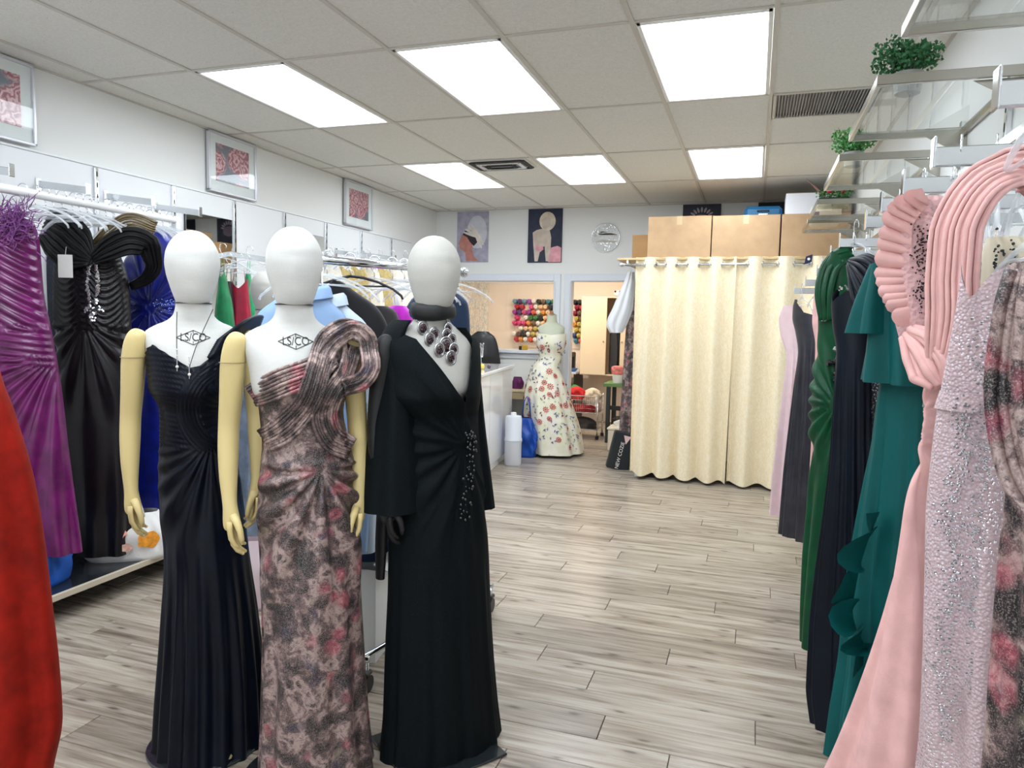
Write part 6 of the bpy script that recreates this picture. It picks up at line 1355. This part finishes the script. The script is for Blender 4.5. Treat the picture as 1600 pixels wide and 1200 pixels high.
# green sewing table
t = thing('sewing_table', 'green topped sewing table with dark legs beside the curtain', 'table', (-1.42, 9.2, 0)); MB().box((0, 0, .74), (.72, .5, .045), bev=.005).build('top', mat('green_top', srgb(104, 140, 82), .5), t)
for sx in (-1, 1):
    for sy in (-1, 1): MB().box((sx*.3, sy*.2, .36), (.05, .05, .72), bev=.004).build('leg', mat('dark_green_leg', (.02, .03, .03), .5), t)
MB().box((0, -.2, .45), (.56, .02, .05)).build('crossbar', 'black', t)
t = thing('tissue_tub', 'white tub with a pink flower print on the green table', 'tub', (-1.62, 9.08, .763)); MB().lathe([(.06, 0), (.075, .10), (.08, .105), (.075, .11)], 20).build('tub', 'pot', t, 'auto'); MB().lathe([(.074, .10), (.085, .12), (.09, .2), (.06, .215)], 14).build('flowers', mat('pink_flowers', srgb(232, 130, 120), .7, var=.4, vs=30), t, True)
t = thing('sewing_machine', 'grey sewing machine on the green table', 'sewing machine', (-1.34, 9.15, .763)); MB().box((0, 0, .03), (.36, .17, .06), bev=.012).build('bed', mat('machine_grey', srgb(190, 190, 186), .4), t); MB().box((.13, 0, .16), (.10, .13, .22), bev=.02).build('column', mat('machine_grey2', srgb(190, 190, 186), .4), t); MB().box((-.02, 0, .25), (.34, .12, .09), bev=.02).build('arm', mat('machine_grey3', srgb(190, 190, 186), .4), t); MB().rod((-.15, 0, .06), (-.15, 0, .21), .008, 8).build('needle_bar', 'chrome', t); o = MB().tube([(.185, 0, .2), (.2, 0, .2)], .05, 18).build('hand_wheel', 'black', t)
t = thing('dark_basket', 'black wire basket under the green table', 'basket', (-1.42, 9.2, .3)); 
for k in range(12): MB().rod((-.25+.5*k/11, -.17, 0), (-.25+.5*k/11, -.17, .12), .004, 5).build('wire', 'black', t)
MB().box((0, 0, -.004), (.52, .36, .008)).build('floor', 'black', t); MB().box((0, -.17, .12), (.52, .012, .012)).build('rim', 'black', t)
t = thing('basket_stand', 'low dark crate supporting the wire basket under the table', 'crate', (-1.42, 9.25, 0)); MB().box((0, 0, .145), (.5, .3, .28), bev=.01).build('body', mat('dark_crate', (.03, .03, .032), .5), t); MB().box((0, -.151, .2), (.14, .004, .04)).build('grip', 'black', t)
t = thing('beige_crate', 'cream plastic crate with a lid in front of the green table', 'crate', (-1.42, 8.55, 0)); MB().box((0, 0, .13), (.36, .3, .26), bev=.015).build('body', mat('cream_plastic', srgb(224, 214, 192), .4), t); MB().box((0, 0, .27), (.38, .32, .03), bev=.008).build('lid', mat('cream_plastic_lid', srgb(230, 222, 202), .4), t); MB().box((0, -.155, .2), (.12, .012, .05), bev=.004).build('grip', mat('cream_grip', srgb(200, 190, 168), .4), t)
heap('cord_tangle', 'tangle of white cords on the cream crate', (-1.4, 8.55, .285), (.26, .2, .10), (220, 216, 210), 8)
# black shopping bag with pink triangle
p = at_z(958, 735, 0); t = thing('black_shopping_bag', 'black glossy shopping bag with a pink triangle leaning at the curtain', 'bag', (p.x+.02, p.y+.08, 0), .30)
tilt = Matrix.Rotation(.22, 4, 'Y')
bm_ = mat('black_gloss_bag', (.02, .025, .03), .25)
MB().box((0, 0, .20), (.24, .08, .40), bev=.012).build('bag_body', bm_, t).matrix_local = tilt
def on_bag(o): o.matrix_local = tilt @ Matrix.Translation((0, -.0425, 0)); return o
on_bag(MB().poly([(-.02, .37), (.06, .37), (.02, .28)], 'y', -.001, .0).build('triangle_print', mat('pink_print2', srgb(236, 200, 200), .6), t))
me = text_mesh('NEW COZIE', .052); mb = MB(); mb.add([(v.co.y*-1, 0, v.co.x) for v in me.vertices], [tuple(q.vertices) for q in me.polygons]); o = mb.build('lettering', 'tag', t); o.matrix_local = tilt @ Matrix.Translation((-.01, -.0435, .155))
for s in (-.03, .03): MB().tube([(-.05, s, .40), (-.04, s, .46), (.03, s, .46), (.05, s, .40)], .004, 5).build('handle', 'black', t).matrix_local = tilt
t2, S = softbag('silver_bag', 'crumpled silver plastic bag behind the black shopping bag', 'bag', (p.x+.12, p.y+.22, 0), .32, .16, .36, mat('silver_plastic', srgb(150, 152, 154), .25, .3, var=.5, vs=25), .2, .02, 15)
# wrapped garment and floral strip hanging from the booth side
t = thing('wrapped_garment', 'white plastic-wrapped garment hanging at the left side of the booth', 'garment', (-1.30, 7.5, 0), .2)
Surf([(1.42, -.13, -.02, .05, .05, 0), (1.5, -.17, .02, .06, .06, 0), (1.7, -.10, .08, .07, .07, 0), (1.95, .0, .09, .05, .05, 0), (2.05, .04, .08, .02, .02, 0)]).mesh(48, 24, disp=pleats(5, .012, seed=90)).build('wrap', mat('white_film', srgb(226, 228, 232), .3), t, True)
MB().tube([(.06, 0, 2.05), (.06, 0, 2.10), (.09, 0, 2.12), (.1, 0, 2.125)], .003, 5).build('hook', 'chrome', t)
t = thing('floral_sample_gown', 'narrow dark floral gown hanging against the booth side', 'dress', (-1.24, 7.62, 0), .2)
Surf([(.25, -.09, .06, .05, .05, 0), (.9, -.07, .06, .05, .05, 0), (1.5, -.05, .06, .05, .05, 0), (1.95, -.01, .06, .03, .03, 0)]).mesh(60, 40, disp=pleats(6, .01, seed=91)).build('gown_body', 'floral', t, True); MB().tube([(.03, 0, 1.95), (.03, 0, 2.10), (.05, 0, 2.125)], .003, 5).build('hook', 'chrome', t)
# lace sheer in the window
m, nt, b = newmat('ivory_lace_sheer'); v = coords(nt, (1, 1, .3)); k = ramp(nt, noise(nt, v, 60, 3), [(.45, (.12, .12, .12)), (.6, (.8, .8, .8))]); L(nt, k, b.inputs['Alpha']); b.inputs['Base Color'].default_value = (.85, .78, .64, 1); b.inputs['Roughness'].default_value = .8
t = thing('lace_sheer', 'ivory lace sheer hanging at the left of the sewing room window', 'curtain', (-3.42, YB+.15, 0)); n_, m_ = 60, 12
MB().grid([(-.22+.46*i/(n_-1), .012*math.sin(i*.8), 1.2+.8*j/(m_-1)) for j in range(m_) for i in range(n_)], n_, m_).build('lace', m, t, True); MB().rod((-.24, 0, 1.985), (1.2, 0, 1.985), .006, 8).build('rod', 'white', t, True)
